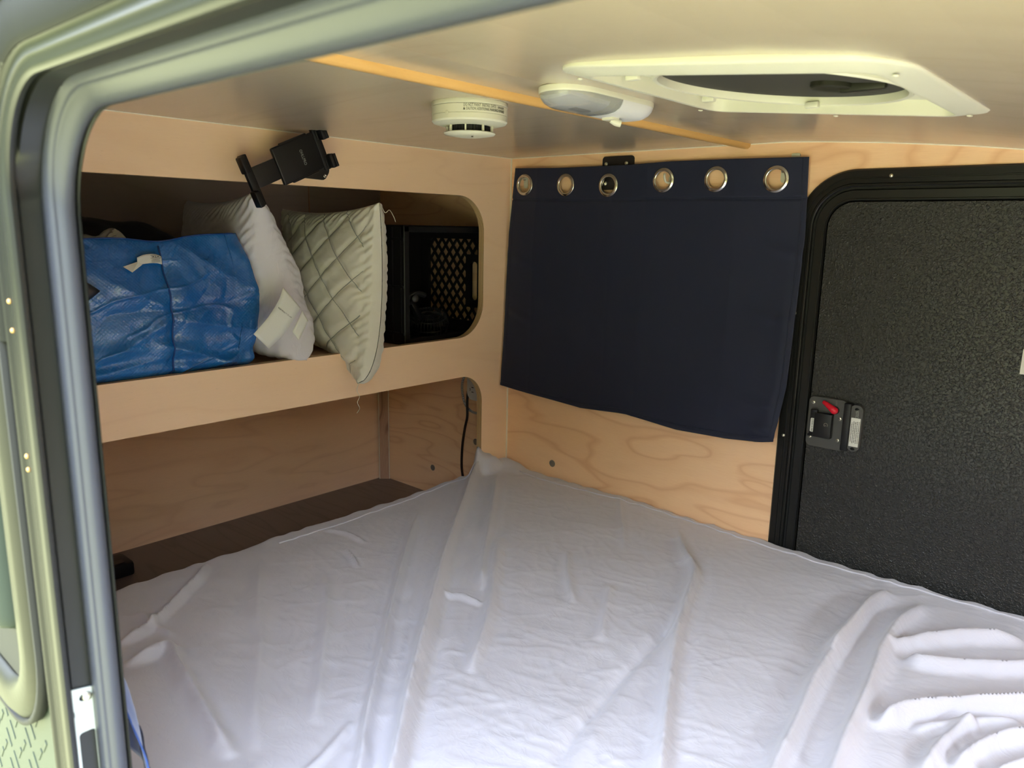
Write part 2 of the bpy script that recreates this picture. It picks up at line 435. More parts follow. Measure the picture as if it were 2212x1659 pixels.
# batten across the ceiling, half round
bm = BM(); pr = [(.667, 1.188), (.668, 1.180), (.673, 1.1765), (.681, 1.1765), (.686, 1.180), (.6875, 1.188)]
rs = [[bm.verts.new((x, y, z)) for x, z in pr] for y in (YN, -.012, -.002)]
for a, b in zip(rs, rs[1:]):
    for i in range(len(pr)-1): bm.faces.new((a[i], a[i+1], b[i+1], b[i]))
bm.faces.new(rs[0]); bm.faces.new(rs[-1][::-1])
put('trim_1', bm, 'batten', kind='structure', smooth=50)
# corner strip in the lower cubby, with its two caulk lines
bm = BM(); box(bm, (-.5495, -.014, .37), (.031, .004, .46), Matrix.Rotation(math.radians(45), 3, 'Z'))
t2 = put('trim_2', bm, 'oak', kind='structure')
bm = BM()
for x, y in ((-.5605, -.0262), (-.5375, -.0035)): box(bm, (x, y, .37), (.0025, .0025, .46))
put('caulk_line', bm, 'vinyl', t2)
# caulk line where cabinet meets side wall and ceiling
bm = BM(); box(bm, (.0015, -.0015, .76), (.003, .003, .86)); box(bm, (.0012, YN/2, 1.1863), (.0024, -YN, .002))
put('trim_3', bm, 'vinyl', kind='structure')
bm = BM(); pts = [(x, -.001, z-.0008) for x, z in ROOF[1:16]]
for a, b in zip(pts, pts[1:]):
    a, b = Vector(a), Vector(b); d = b-a; box(bm, (a+b)/2, (d.length, .002, .0022), basis(d.normalized().cross(Vector((0, 1, 0))), (0, 1, 0)) if False else Matrix.Rotation(-math.atan2(d.z, d.x), 3, 'Y'))
put('trim_4', bm, 'vinyl', kind='structure')

# ------------------------------------------------------------------ ground and outside of the trailer
bm = BM(); box(bm, (0, 0, -.62), (60, 60, .04)); put('ground', bm, 'grass', kind='structure')
bm = BM(); NR, NH = 180, 26; rows = []
for j in range(NH):
    h_ = j/(NH-1); row = []
    for i in range(NR):
        a = 2*math.pi*i/NR; n_ = float(fbm(np.array(i*64/NR*1.0), np.array(h_*9.0), 301, 4))
        top_ = 4.6+1.3*float(vnoise(np.array(i*64/NR*.5), np.array(0.3), 305)); R_ = 11+1.4*n_+1.5*h_*h_
        row.append(bm.verts.new((R_*math.cos(a), R_*math.sin(a), -.62+h_*top_)))
    rows.append(row)
for a, b in zip(rows, rows[1:]):
    for i in range(NR): bm.faces.new((a[i], a[(i+1) % NR], b[(i+1) % NR], b[i]))
meta(put('tree_line', bm, 'leaf', None), 'green bushy tree line all around the clearing', 'trees', kind='stuff')
bm = BM(); plate(bm, [(-.75, -.45), (-.75, 1.16), (-.57, 1.225), (.7, 1.23), (1.05, 1.205), (1.5, 1.13), (1.9, .99), (2.3, .72), (2.6, .2), (2.6, -.45)], [rrect(.829, 1.52, .08, 1.090, .092, 14)], lambda u, v, s: (u, -1.430-s, v), .006)
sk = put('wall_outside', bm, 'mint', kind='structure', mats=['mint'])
# raised diamond treads on the lower skin
bm = BM()
for r in range(22):
    for c in range(16):
        x = .775-c*.032+(r % 2)*.016; z = .60-r*.016
        if x > .79: continue
        R = Matrix.Rotation(math.radians(50 if (r+c) % 2 else -50), 3, 'Y')
        box(bm, (x, -1.4362, z), (.018, .0009, .0045), R, .0006, 1)
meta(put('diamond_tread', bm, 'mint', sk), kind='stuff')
# fender ring seen at a grazing angle
fr = root('wheel_fender', (.62, -1.437, .56), 'olive rubber wheel fender ring on the pale green outer skin beyond the door jamb', 'fender')
bm = BM(); sweep(bm, (.45, .778, .618, 1.02, .055), [(0, -1.436), (0, -1.443), (.010, -1.449), (.026, -1.449), (.036, -1.443), (.038, -1.436)], seg=12)
put('fender_ring', bm, 'flare', fr, smooth=True)
bm = BM(); sweep(bm, (.45, .778, .618, 1.02, .055), [(.034, -1.4375), (.036, -1.4455), (.0405, -1.4455), (.0405, -1.4375)], seg=12)
put('rubber_lip', bm, 'rubber', fr, smooth=True)
bm = BM(); plate(bm, rrect(.452, .776, .62, 1.018, .053), [], lambda u, v, s: (u, -1.4372+s, v), -.002)
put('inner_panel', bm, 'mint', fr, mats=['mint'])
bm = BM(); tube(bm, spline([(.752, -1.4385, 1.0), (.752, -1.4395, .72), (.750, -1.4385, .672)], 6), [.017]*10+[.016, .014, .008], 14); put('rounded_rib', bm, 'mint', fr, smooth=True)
bm = BM(); plate(bm, rrect(.50, .773, .622, .668, .02), [], lambda u, v, s: (u, -1.4393+s, v), -.0015); put('lower_panel', bm, 'rubber', fr, mats=['rubber'])

# ------------------------------------------------------------------ doors
def strip(bm, prof, rect, seg=16): sweep(bm, rect, prof, seg=seg)
d1 = root('door_1', (1.15, .0, .6), kind='structure')
FR = (.8367, 1.46, .13, 1.0925, .078)      # reference curve: seam between jamb frame and door leaf
bm = BM(); sweep(bm, FR, [(.034, .002), (.034, -.003), (.031, -.0065), (.018, -.0085), (.0172, -.0072), (.0158, -.0072), (.015, -.0085), (.007, -.0095), (.0062, -.008), (.0052, -.0105), (.0018, -.0112), (.0, -.009), (0, .012)], seg=18)
put('door_frame', bm, 'alu', d1, smooth=35)
bm = BM(); sweep(bm, FR, [(.0, .0), (.0, .012), (-.006, .012), (-.006, .0)], seg=18); put('gasket', bm, 'rubber', d1)
bm = BM(); sweep(bm, FR, [(-.005, .010), (-.005, -.003), (-.0065, -.0045), (-.0215, -.0045), (-.0225, -.0062), (-.0245, -.0062), (-.0255, -.003), (-.0255, .010)], seg=18)
put('leaf_frame', bm, 'alu', d1, smooth=35)
bm = BM(); sweep(bm, FR, [(-.0255, .0), (-.0255, .006), (-.0285, .006), (-.0285, .0)], seg=18); put('inner_gasket', bm, 'rubber', d1)
bm = BM(); plate(bm, rrect(*FR, seg=18, off=-.026), [], lambda u, v, s: (u, .0+s, v), .02); put('leaf_panel', bm, 'doorskin', d1, mats=['doorskin'])
for x, z in ((.8175, .3085), (.8175, .8365), (.9771, 1.112), (1.20, 1.112), (.8175, .57)):
    bm = BM(); lathe(bm, (x, -.0078, z), [(.0036, 0), (.0034, .0014), (.002, .0024), (.0004, .0027)], (0, -1, 0), 14); put('screw', bm, 'screw', d1, smooth=True)
# small cream sticker further along the leaf
bm = BM(); box(bm, (1.2345, -.0012, .785), (.014, .0012, .045), None, .0004, 1); put('sticker', bm, 'paper', d1, label='small cream sticker near the middle of the leaf')

lt = root('paddle_latch', (.915, -.002, .612), 'black paddle latch with a red lever on the pebbled black door', 'latch')
def facing(u, v, s): return (u, -.0005-s, v)
bm = BM(); plate(bm, rrect(.8668, .944, .560, .6665, .010, 6), [], facing, .009); put('base_plate', bm, 'latch', lt, mats=['latch'], smooth=30)
bm = BM(); box(bm, (.9465, -.008, .6135), (.014, .018, .100), None, .002); put('raised_rib', bm, 'black', lt, smooth=30)
bm = BM(); plate(bm, rrect(.951, .9765, .5655, .662, .0115, 8), [[(x*1+.9645, z+.6535) for x, z in [(.0045*math.cos(a), .0032*math.sin(a)) for a in np.linspace(0, 6.283, 13)[:-1]]], [(.9635+.0045*math.cos(a), .5705+.003*math.sin(a)) for a in np.linspace(0, 6.283, 13)[:-1]]], facing, .012)
put('handle_flange', bm, 'latch', lt, mats=['latch'], smooth=30)
bm = BM(); box(bm, (.9645, -.0130, .6055), (.0185, .0012, .0600), None, .0003, 1); stc = put('instruction_sticker', bm, 'paper', lt)
RW = Matrix.Rotation(math.radians(90), 3, 'X')
RD = Matrix.Rotation(math.radians(90), 3, 'X') @ Matrix.Rotation(math.radians(-90), 3, 'Z')
for i, s in enumerate(['Do not use this handle while closed or in transit for', 'the safe use of this door. Use pull tab to release the', 'lever. In use keep handle and entry clear of items', 'and keep the door closed. Turn the knob to unlock', 'it. Keep latch set up in outdoor environments']):
    text('lettering', s, .0026, 'inkblack', stc, (.9718-i*.0034, -.0138, .6055), RD, sx=.84)
text('notice_lettering', 'NOTICE', .0085, 'inkwhite', lt, (.9655, -.0129, .6435), RD, sx=.58)
bm = BM(); box(bm, (.902, -.016, .6095), (.036, .014, .052), None, .0016); box(bm, (.8795, -.0125, .611), (.012, .008, .05), None, .001)
box(bm, (.882, -.0185, .638), (.014, .008, .007), None, .002); box(bm, (.8795, -.0145, .5845), (.016, .008, .0045), None, .001)
pd = put('lock_paddle', bm, 'black', lt, smooth=30)
text('logo', 'G', .012, 'grey', pd, (.9090, -.0235, .6135), RW @ Matrix.Rotation(math.radians(-90), 3, 'Z'), .0006)
bm = BM(); plate(bm, rrect(.8757, .8837, .592, .6215, .002, 4), [], lambda u, v, s: (u, -.0166-s, v), .0007); cl = put('code_sticker', bm, 'paper', lt, mats=['paper'])
text('lettering', 'CODE: G 346', .0046, 'ink', cl, (.8797, -.0174, .6068), RD, .0001)
bm = BM(); lathe(bm, (.921, -.009, .6442), [(.0085, 0), (.0085, .002), (.0078, .0035)], (0, -1, 0), 24); put('lever_socket', bm, 'black', lt, smooth=40)
bm = BM(); rings = [(.921, .6442, .0078), (.916, .6478, .0070), (.910, .6518, .0058), (.9035, .656, .0048), (.898, .659, .0038), (.8965, .6598, .002)]
lathe(bm, (.921, -.012, .6442), [(.0074, -.003), (.0074, .006), (.0055, .009), (.001, .010)], (0, -1, 0), 20)
tube(bm, [(x, -.016, z) for x, z, r in rings], [r for x, z, r in rings], 14); put('red_lever', bm, 'red', lt, smooth=True, label='red plastic lever')
text('lettering', 'LOCK', .004, 'grey', lt, (.922, -.0098, .6590), RD, .0001)
for x, z in ((.8755, .6540), (.9325, .6275), (.8745, .5800), (.9325, .5815)):
    bm = BM(); lathe(bm, (x, -.0090, z), [(.0042, 0), (.004, .0016), (.0026, .0028), (.0005, .003)], (0, -1, 0), 16)
    sc = put('screw', bm, 'screw', lt, smooth=True)
    bm = BM(); box(bm, (x, -.0122, z), (.0040, .0008, .0008)); box(bm, (x, -.0122, z), (.0008, .0008, .0040)); put('cross_slot', bm, 'inkblack', sc)

# near doorway jamb (open, we look in through it)
d2 = root('door_2', (1.17, -1.42, .6), kind='structure')
JR = (.847, 1.50, .10, 1.072, .074)
def jp(l):
    # the head of the frame rises a little towards the outside (drip edge)
    return [(.847-x, y, .0125*min(1, max(0, (-1.398-y)/.014)) if x > .8385 or y < -1.4305 else .004*min(1, max(0, (-1.398-y)/.014))) for x, y in l]
bm = BM(); sweep(bm, JR, jp([(.800, YN+.001), (.800, -1.3962), (.8445, -1.3952), (.8478, -1.3950), (.8483, -1.3958), (.8470, -1.3972), (.8440, -1.3975), (.8420, -1.3990), (.836, -1.3990), (.834, YN+.001)]), seg=20)
put('inner_flange', bm, 'alu', d2, smooth=35)
bm = BM(); sweep(bm, JR, jp([(.836, -1.3975), (.8440, -1.3978), (.8500, -1.3992), (.8528, -1.4030), (.8533, -1.4070), (.8518, -1.4103), (.8508, -1.4112), (.8512, -1.4122), (.8505, -1.4142), (.8462, -1.4160), (.838, -1.4165)]), seg=20)
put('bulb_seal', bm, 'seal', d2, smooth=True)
bm = BM(); sweep(bm, JR, jp([(.828, -1.412), (.838, -1.4145), (.8378, -1.4290), (.8405, -1.4310), (.8455, -1.4325), (.8472, -1.4332), (.8482, -1.4352), (.8482, -1.4368), (.8468, -1.4382), (.8440, -1.4390), (.8405, -1.4392), (.8388, -1.4402), (.8350, -1.4402), (.8330, -1.4412), (.8318, -1.4432), (.8303, -1.4440), (.8285, -1.4436), (.8272, -1.4400), (.8270, -1.4320), (.828, -1.420)]), seg=20)
put('outer_frame', bm, 'alu', d2, smooth=30)
# strike plate
sp = root('strike_plate', (.8395, -1.422, .60), 'bright zinc strike plate with a slot, screwed to the near door jamb', 'strike plate')
def onx(u, v, s): return (.8383+s, u, v)
bm = BM(); plate(bm, [(-1.4130, .6430), (-1.4315, .6470), (-1.4330, .6300), (-1.4300, .6275), (-1.4300, .6235), (-1.4345, .6220), (-1.4350, .50), (-1.4130, .50)],
    [rrect(-1.4285, -1.4165, .515, .6080, .003, 4), [(-1.4228+.0032*math.cos(a), .6370+.003*math.sin(a)) for a in np.linspace(0, 6.283, 13)[:-1]]], onx, .0016)
put('plate', bm, 'zinc', sp, mats=['zinc'])
bm = BM(); lathe(bm, (.8398, -1.4205, .6375), [(.0038, 0), (.0036, .0014), (.002, .0022), (.0003, .0024)], (1, 0, 0), 16); put('screw', bm, 'screw', sp, smooth=True)
bm = BM(); tube(bm, [(.8400, -1.4350, z) for z in (.6215, .56, .50)], .0012, 8); put('rolled_edge', bm, 'zinc', sp, smooth=True)
# drip moulding round the head of the door, ending a little way down the jamb
path = []
cx_, cz_, rr_ = .827+.094, 1.0925-.090, .094
path.append((.8265, .9165)); path.append((.8265, cz_))
for a_ in np.linspace(180, 90, 16)[1:]: path.append((cx_+rr_*math.cos(math.radians(a_)), cz_+(rr_+.002)*math.sin(math.radians(a_))))
path.append((1.45, 1.0985))
bm = BM(); secs = []
for i, (x, z) in enumerate(path):
    a_ = Vector(path[max(i-1, 0)]); b_ = Vector(path[min(i+1, len(path)-1)]); t_ = (b_-a_).normalized(); nrm = Vector((-t_.y, t_.x))
    secs.append([bm.verts.new((x+nrm.x*d_, y_, z+nrm.y*d_)) for d_, y_ in ((.0005, -1.4355), (.0005, -1.4430), (.004, -1.4450), (.026, -1.4462), (.0275, -1.4485), (.0305, -1.4490), (.0320, -1.4470), (.0322, -1.4355))])
for a_, b_ in zip(secs, secs[1:]):
    for i in range(len(a_)-1): bm.faces.new((a_[i], a_[i+1], b_[i+1], b_[i]))
bm.faces.new(secs[0]); bm.faces.new(secs[-1][::-1])
put('drip_moulding', bm, 'bronze', d2, smooth=35)
for z in (.925, .945, .835, .825):
    bm = BM(); lathe(bm, (.8345, -1.4405, z), [(.0018, 0), (.0014, .0012), (.0003, .0016)], (0, -1, 0), 10); put('rivet', bm, 'batten', d2, smooth=True)

# ------------------------------------------------------------------ cabinet
cb = root('cabinet', (-.28, -.7, .15), 'light maple plywood rear cabinet wall with one upper and one lower cubby opening', 'cabinet')
bm = BM()
lower = [(YN+.10, .30-.02)]
def facep(u, v, s): return (-s, u, v)
outer = [(YN, .155), (YN, 1.1868), (-.0005, 1.1868), (-.0005, .155), (-.1068, .155)]
# lower opening is a notch running up from the bed platform
r = .078; arc = [(-.1068-r+r*math.cos(a), .605-r+r*math.sin(a)) for a in np.linspace(0, math.pi/2, 12)]
arc2 = [(YN+.10+r-r*math.sin(a), .605-r+r*math.cos(a)) for a in np.linspace(0, math.pi/2, 12)]
outer += arc+arc2+[(YN+.10, .155)]
plate(bm, outer, [rrect(YN+.10, -.1055, .7115, 1.0812, .092, 12)], facep, .0185)
put('face_panel', bm, 'face', cb, mats=['edge'])
bm = BM(); box(bm, (-.294, YN/2, .690), (.549, -YN-.004, .014)); put('shelf', bm, 'rear', cb)
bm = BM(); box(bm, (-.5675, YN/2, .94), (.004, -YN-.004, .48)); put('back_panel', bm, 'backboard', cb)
# seam between the two cubby back boards
bm = BM(); box(bm, (-.5645, -.27, .94), (.002, .003, .47)); put('back_seam', bm, 'oak', cb)

# grey caps on the side wall
for (x, z), lb in (((-.3196, .2348), 'grey round screw cap low on the side wall inside the lower cubby'), ((-.1260, .3611), 'grey round screw cap beside the plywood edge inside the lower cubby'), ((.1731, .3595), 'grey round screw cap on the side wall just above the white sheet')):
    bm = BM(); lathe(bm, (x, -.0002, z), [(.0098, 0), (.0098, .0008), (.009, .0014), (.001, .0015)], (0, -1, 0), 28)
    o = put('screw_cap', bm, 'grey', None, smooth=40, origin=(x, 0, z)); meta(o, lb, 'screw cap', 'grey screw caps on the side wall')

# outlet strip and cords
ou = root('power_strip', (-.105, -.005, .54), 'white power outlet half hidden behind the plywood edge in the lower cubby', 'power outlet')
bm = BM(); plate(bm, rrect(-.140, -.04, .497, .62, .022, 8), [], lambda u, v, s: (u, -.001-s, v), .024); put('housing', bm, 'whitecool', ou, mats=['whitecool'], smooth=30)
for x, z in ((-.117, .535), (-.117, .521)):
    bm = BM(); box(bm, (x, -.0254, z), (.008, .001, .0022)); put('slot', bm, 'inkblack', ou)
bm = BM(); tube(bm, [(-.129+.003*math.cos(a), -.0254, .528+.0035*math.sin(a)) for a in np.linspace(-1.4, 1.4, 7)], .0007, 6); put('ground_slot', bm, 'inkblack', ou)
bm = BM(); box(bm, (-.098, -.012, .489), (.018, .012, .018), None, .004); put('strain_relief', bm, 'whitecool', ou, smooth=30)
bm = BM(); tube(bm, spline([(-.12, -.010, .62), (-.1536, -.010, .5797), (-.1711, -.010, .5516), (-.1769, -.010, .5263), (-.1706, -.010, .4913), (-.1564, -.010, .4676), (-.1326, -.010, .4559), (-.1033, -.010, .4567), (-.075, -.010, .47), (-.06, -.010, .50)], 10), .0036, 12)
meta(put('braided_cord', bm, 'braid', None, smooth=True, origin=(-.15, -.01, .46)), 'grey and white braided cord looping on the cubby side wall', 'cord')
bm = BM(); P = spline([(-.09, -.028, .60), (-.1162, -.022, .5727), (-.1296, -.02, .5525), (-.1429, -.02, .5193), (-.1465, -.02, .4831), (-.1461, -.02, .44), (-.1557, -.02, .402), (-.1654, -.02, .3488), (-.169, -.02, .2887), (-.1646, -.02, .2524), (-.15, -.02, .20), (-.14, -.02, .153)], 8)
tube(bm, P, .0022, 8); tube(bm, [(x+.0035, y+.001, z) for x, y, z in P], .0022, 8)
meta(put('twin_cord', bm, 'cord', None, smooth=True, origin=(-.15, -.02, .153)), 'dark brown flat twin cord hanging down in the lower cubby', 'cord')
# black socket box on the counter
bt = root('charger_box', (-.44, -.97, .147), 'small black plastic box on the dark laminate by the near wall', 'box')
bm = BM(); box(bm, (-.44, -.975, .166), (.075, .13, .036), None, .007); put('case', bm, 'black', bt, smooth=30)
bm = BM(); box(bm, (-.42, -.955, .1852), (.022, .05, .002), None, .0006, 1); put('inset', bm, 'blackmetal', bt)

# ------------------------------------------------------------------ cubby contents
def pillow(name, C, T, mat, parent, n=110, power=.42, quilted=0, bulge=None, sag=0.0, front=None):
    """four corner points C[u][v], inflated to thickness T"""
    C = np.array(C, float); u = np.linspace(0, 1, n); v = np.linspace(0, 1, n); U, V = np.meshgrid(u, v, indexing='ij')
    lu = np.linalg.norm(C[1, 0]-C[0, 0]); lv = np.linalg.norm(C[0, 1]-C[0, 0])
    # pinch the edges inward between the corners
    pu = .045*np.sin(np.pi*V)**.8; pv = .045*np.sin(np.pi*U)**.8
    Uu = pu+(1-2*pu)*U; Vv = pv+(1-2*pv)*V
    P = ((1-Uu)*(1-Vv))[..., None]*C[0, 0]+(Uu*(1-Vv))[..., None]*C[1, 0]+((1-Uu)*Vv)[..., None]*C[0, 1]+(Uu*Vv)[..., None]*C[1, 1]
    if front is not None: P = P+(np.exp(-U/.22)*(V**.45)*(1-V)**.9)[..., None]*np.array(front)
    N = np.cross(np.gradient(P, axis=0), np.gradient(P, axis=1)); N /= np.linalg.norm(N, axis=2, keepdims=True)+1e-9
    e = np.clip(4*U*(1-U), 0, 1)**power*np.clip(4*V*(1-V), 0, 1)**power
    w = 1+.10*fbm(U*3, V*3, 40+len(name))
    if bulge is not None: w = w*bulge(U, V)
    edge = np.minimum(np.minimum(U, 1-U), np.minimum(V, 1-V))
    h = e*w*T/2
    pk = np.exp(-((edge-.04)/.05)**2)*.0025*np.sin((U*lu+V*lv)*260+3*fbm(U*6, V*6, 9))*(edge > .004)
    if quilted:
        a = (U*lu+V*lv)*quilted; b = (U*lu-V*lv)*quilted
        q = np.minimum(np.abs((a % 1)-.5), np.abs((b % 1)-.5))
        h = h-.006*np.exp(-(q/.10)**2)*np.clip((U-.05)/.02, 0, 1)*np.clip(edge/.05, 0, 1)+(.004 if quilted else 0)*np.exp(-((U-.012)/.01)**2)-(.004 if quilted else 0)*np.exp(-((U-.05)/.006)**2)
    uv = np.stack([U*lu*max(quilted, 1), V*lv*max(quilted, 1)], 2)
    wr = .0035*fbm(U*7, V*7, 77)*(e > .2)
    A = P+N*(h+pk+wr)[..., None]; B = P-N*(h+pk*.8-wr*.5)[..., None]
    A[..., 2] -= sag*np.sin(np.pi*U); B[..., 2] -= sag*np.sin(np.pi*U)
    V1, F1 = grid_mesh(A); V2, F2 = grid_mesh(B); Vs = np.vstack([V1, V2]); Fs = np.vstack([F1, F2[:, ::-1]+len(V1)])
    o = ORG[parent.name]; me = bpy.data.meshes.new(name)
    me.from_pydata((Vs-np.array(o)).tolist(), [], Fs.tolist()); l = me.uv_layers.new(name='UVMap')
    UV = np.vstack([uv.reshape(-1, 2)]*2); l.data.foreach_set('uv', UV[Fs.ravel()].astype(np.float32).ravel())
    me.materials.append(M[mat]); b_ = bmesh.new(); b_.from_mesh(me); bmesh.ops.remove_doubles(b_, verts=b_.verts, dist=.0004); b_.to_mesh(me); b_.free(); me.shade_smooth()
    return link(bpy.data.objects.new(name, me), parent, o)

# white pillow: index [u][v], u along depth (0 = front), v bottom to top
wp = root('white_pillow', (-.2, -.69, .70), 'plain white pillow standing on edge beside the blue bag', 'pillow')
Cw = [[(.012, -.672, .708), (.000, -.768, 1.068)], [(-.49, -.66, .715), (-.47, -.685, 1.055)]]
pillow('pillow_body', Cw, .235, 'pillow', wp, power=.36, bulge=lambda U, V: 1.10-.62*V**1.3)
P = spline([(.020, -.770, 1.058), (.026, -.760, 1.0), (.030, -.742, .93), (.030, -.722, .85), (.028, -.70, .77), (.018, -.685, .712)], 6)
# care tags
def quadstrip(name, pts, mat, parent, t=.0008, label=None):
    bm = BM(); a = [bm.verts.new(p) for p in pts]; bm.faces.new(a)
    r_ = bmesh.ops.extrude_face_region(bm, geom=bm.faces[:]); vs = [g for g in r_['geom'] if isinstance(g, bmesh.types.BMVert)]
    bmesh.ops.translate(bm, verts=vs, vec=(-t, t*.4, 0)); return put(name, bm, mat, parent, label=label)
def ribbon(name, rows, mat, parent, label=None):
    """rows of point pairs (left,right) -> curved strip"""
    L = spline([r[0] for r in rows], 6); R_ = spline([r[1] for r in rows], 6)
    Pm = np.array([[np.array(a)*(1-t)+np.array(b)*t for t in np.linspace(0, 1, 5)] for a, b in zip(L, R_)])
    o = put_grid(name, Pm, mat, parent, label=label); s = o.modifiers.new('t', 'SOLIDIFY'); s.thickness = .0006; return o
tg = ribbon('care_tag', [((.052, -.7480, .8740), (.050, -.7080, .8300)), ((.060, -.765, .848), (.058, -.727, .812)), ((.066, -.795, .816), (.062, -.757, .780)), ((.070, -.8290, .7870), (.064, -.7935, .7535))], 'tag', wp, 'long white satin care tag')
RT = basis((1, -.35, 0), (0, 0, 1)) @ Matrix.Rotation(math.radians(-40), 3, 'Z')
text('lettering', 'UNDER PENALTY OF LAW', .0038, 'inkblack', tg, (.0655, -.7560, .8245), RT, .0001, .8)
bm = BM(); ribbon('small_tag', [((.054, -.7065, .824), (.052, -.692, .801)), ((.060, -.722, .805), (.060, -.707, .786)), ((.064, -.738, .783), (.064, -.7235, .764))], 'tag', wp); bm.free()

qp = root('quilted_pillow', (-.15, -.47, .70), 'cream diamond-quilted pillow poking out over the shelf lip', 'pillow')
Cq = [[(.075, -.585, .655), (.045, -.492, 1.052)], [(-.42, -.42, .712), (-.38, -.475, 1.040)]]
pillow('pillow_body', Cq, .165, 'quilt', qp, power=.36, quilted=9.0, bulge=lambda U, V: 1.08-.38*V, front=(.030, .105, 0))
def seamline(off, zb=.657):
    return spline([(.045, -.492+off, 1.052), (.066, -.470+off, .98), (.078, -.468+off, .90), (.082, -.482+off, .82), (.082, -.515+off, .74), (.077, -.583, zb)], 8)
for nm, pts_ in (('loose_thread', [(.045, -.487, 1.046), (.047, -.478, 1.030), (.048, -.466, 1.036), (.049, -.455, 1.022), (.05, -.450, 1.010)]), ('loose_thread', [(.077, -.583, .657), (.078, -.590, .640), (.078, -.583, .625), (.079, -.590, .612), (.079, -.584, .598), (.079, -.592, .588)])):
    bm = BM(); tube(bm, spline(pts_, 8), .0006, 6); put(nm, bm, 'piping', qp, smooth=True)

# blue woven shopping bag
bg_ = root('blue_bag', (-.2, -.95, .70), 'large glossy blue woven shopping bag standing on the upper shelf', 'bag')
ny, nz = 200, 150
Yv = np.linspace(-1.285, -.785, ny); S = np.linspace(0, 1, nz); YY, SS = np.meshgrid(Yv, S, indexing='ij')
top = .968+.012*(YY+1.1)/.3-.010*np.exp(-((YY+.955)/.05)**2)
ZZ = .701+(top-.701)*SS
XX = -.035+.030*np.sin(np.pi*SS)**.8+.012*fbm(YY*6, ZZ*6, 11)+.0035*crease(YY*7+ZZ*3, ZZ*19-YY*4, 21)*(ZZ < .93)-.002*crease(YY*13-ZZ*9, ZZ*8+YY*3, 25)
XX += .016*np.exp(-((SS-.22)/.06)**2)*(.5+.5*vnoise(YY*9, SS*2, 31))+.014*np.exp(-((SS-.08)/.05)**2)-.006*np.exp(-((YY+.955)/.012)**2)
for (cy, cz, ang, ln_, h_) in ((-1.03, .78, .5, .09, .010), (-.90, .745, -.35, .10, .012), (-.86, .80, -.2, .09, .007), (-1.0, .86, -.5, .08, .006), (-.88, .93, -.6, .07, .007), (-.84, .73, .4, .04, .012), (-1.05, .735, .15, .09, .012), (-.93, .84, .05, .12, -.007)):
    ca, sa = math.cos(ang), math.sin(ang); a = (YY-cy)*ca+(ZZ-cz)*sa; b = -(YY-cy)*sa+(ZZ-cz)*ca
    XX += h_*np.exp(-(a/ln_)**2)*np.exp(-(np.abs(b)/.011)**1.5)
XX = np.minimum(XX, .012+.0*XX); ce = np.clip((YY+.795)/.01, 0, 1); XX -= .004*ce
YY2 = YY+.012*np.sin(np.pi*SS)*(YY > -.83)*np.clip((YY+.85)/.06, 0, 1)+.006*vnoise(SS*4, YY*0, 5)*(YY > -.82)
front = np.stack([XX, YY2, ZZ], 2)
# right side panel from the front edge back
nx = 70; tt = np.linspace(0, 1, nx)[:, None]; ed = front[-1]
sidep = ed[None]+tt[..., None]*np.array([-.36, 0, 0])+np.stack([0*tt+0*S[None], .014*fbm(tt*4+0*S[None], S[None]*4+0*tt, 51)*np.sin(np.pi*tt), -.02*tt*S[None]], 2)
body = np.concatenate([front, sidep[1:]], 0)
put_grid('bag_body', body, 'bag', bg_).modifiers.new('t', 'SOLIDIFY').thickness = .0012
bk = np.stack([np.full((40, 40), -.39)+.01*fbm(*np.meshgrid(np.linspace(0, 4, 40), np.linspace(0, 4, 40), indexing='ij'), 61), *np.meshgrid(np.linspace(-1.285, -.79, 40), np.linspace(.70, .955, 40), indexing='ij')], 2)
put_grid('back_panel', bk, 'bag', bg_).modifiers.new('t', 'SOLIDIFY').thickness = .0012
ci = int(np.argmin(np.abs(Yv+.955)))
bm = BM(); tube(bm, [(p[0]+.0015, p[1], p[2]) for p in front[ci][::6]], .0016, 6); put('side_seam', bm, 'bagseam', bg_, smooth=True)
bm = BM(); tube(bm, [(p[0]+.0004, p[1], p[2]) for p in front[::5, -1]], .0014, 6); put('top_hem', bm, 'bagseam', bg_, smooth=True)
def fx(y, z):
    i = int(np.argmin(np.abs(Yv-y))); j = int(np.argmin(np.abs(front[i, :, 2]-z))); return front[i, j, 0]
pl = [(-.9575, .9360, .9215), (-.968, .9405, .9240), (-.981, .9415, .9245), (-.995, .9400, .9235), (-1.008, .9355, .9215)]
lb = ribbon('sewn_label', [((max(fx(y, a), fx(y, b))+.006, y, a), (max(fx(y, a), fx(y, b))+.006, y, b)) for y, a, b in pl], 'paper', bg_, 'white printed label sewn into the seam')
quadstrip('label_fold', [(fx(-1.01, .93)+.0075, -1.0055, .9285), (fx(-1.01, .93)+.0075, -1.0335, .9195), (fx(-1.02, .91)+.009, -1.0225, .9095), (fx(-1.0, .92)+.0075, -1.000, .9225)], 'paper', lb)
RL = basis((1, 0, 0), (0, 0, 1))
lx = fx(-.975, .93)+.0072
text('logo', 'IKEA', .0062, 'inkblack', lb, (lx, -.9710, .9360), RL, .0001, 1.1)
text('lettering', '13410', .0050, 'inkblack', lb, (lx, -.9900, .9285), RL, .0001, .9)
bm = BM()
for k_, w_ in enumerate([1, 2, 1, 3, 1, 1, 2, 1, 2, 1]): box(bm, (lx, -.9995+k_*.0017, .9355), (.0003, .0005*w_*.6+.0003, .0052))
put('barcode', bm, 'inkblack', lb)
bm = BM(); tube(bm, [(lx, -.9710+.0105*math.cos(a), .9360+.0042*math.sin(a)) for a in np.linspace(0, 6.283, 25)[:-1]], .0003, 5, closed=True)
for k_ in range(3): box(bm, (lx, -.9710, .9300-k_*.0018), (.0002, .016, .0005))
put('print_lines', bm, 'ink', lb)
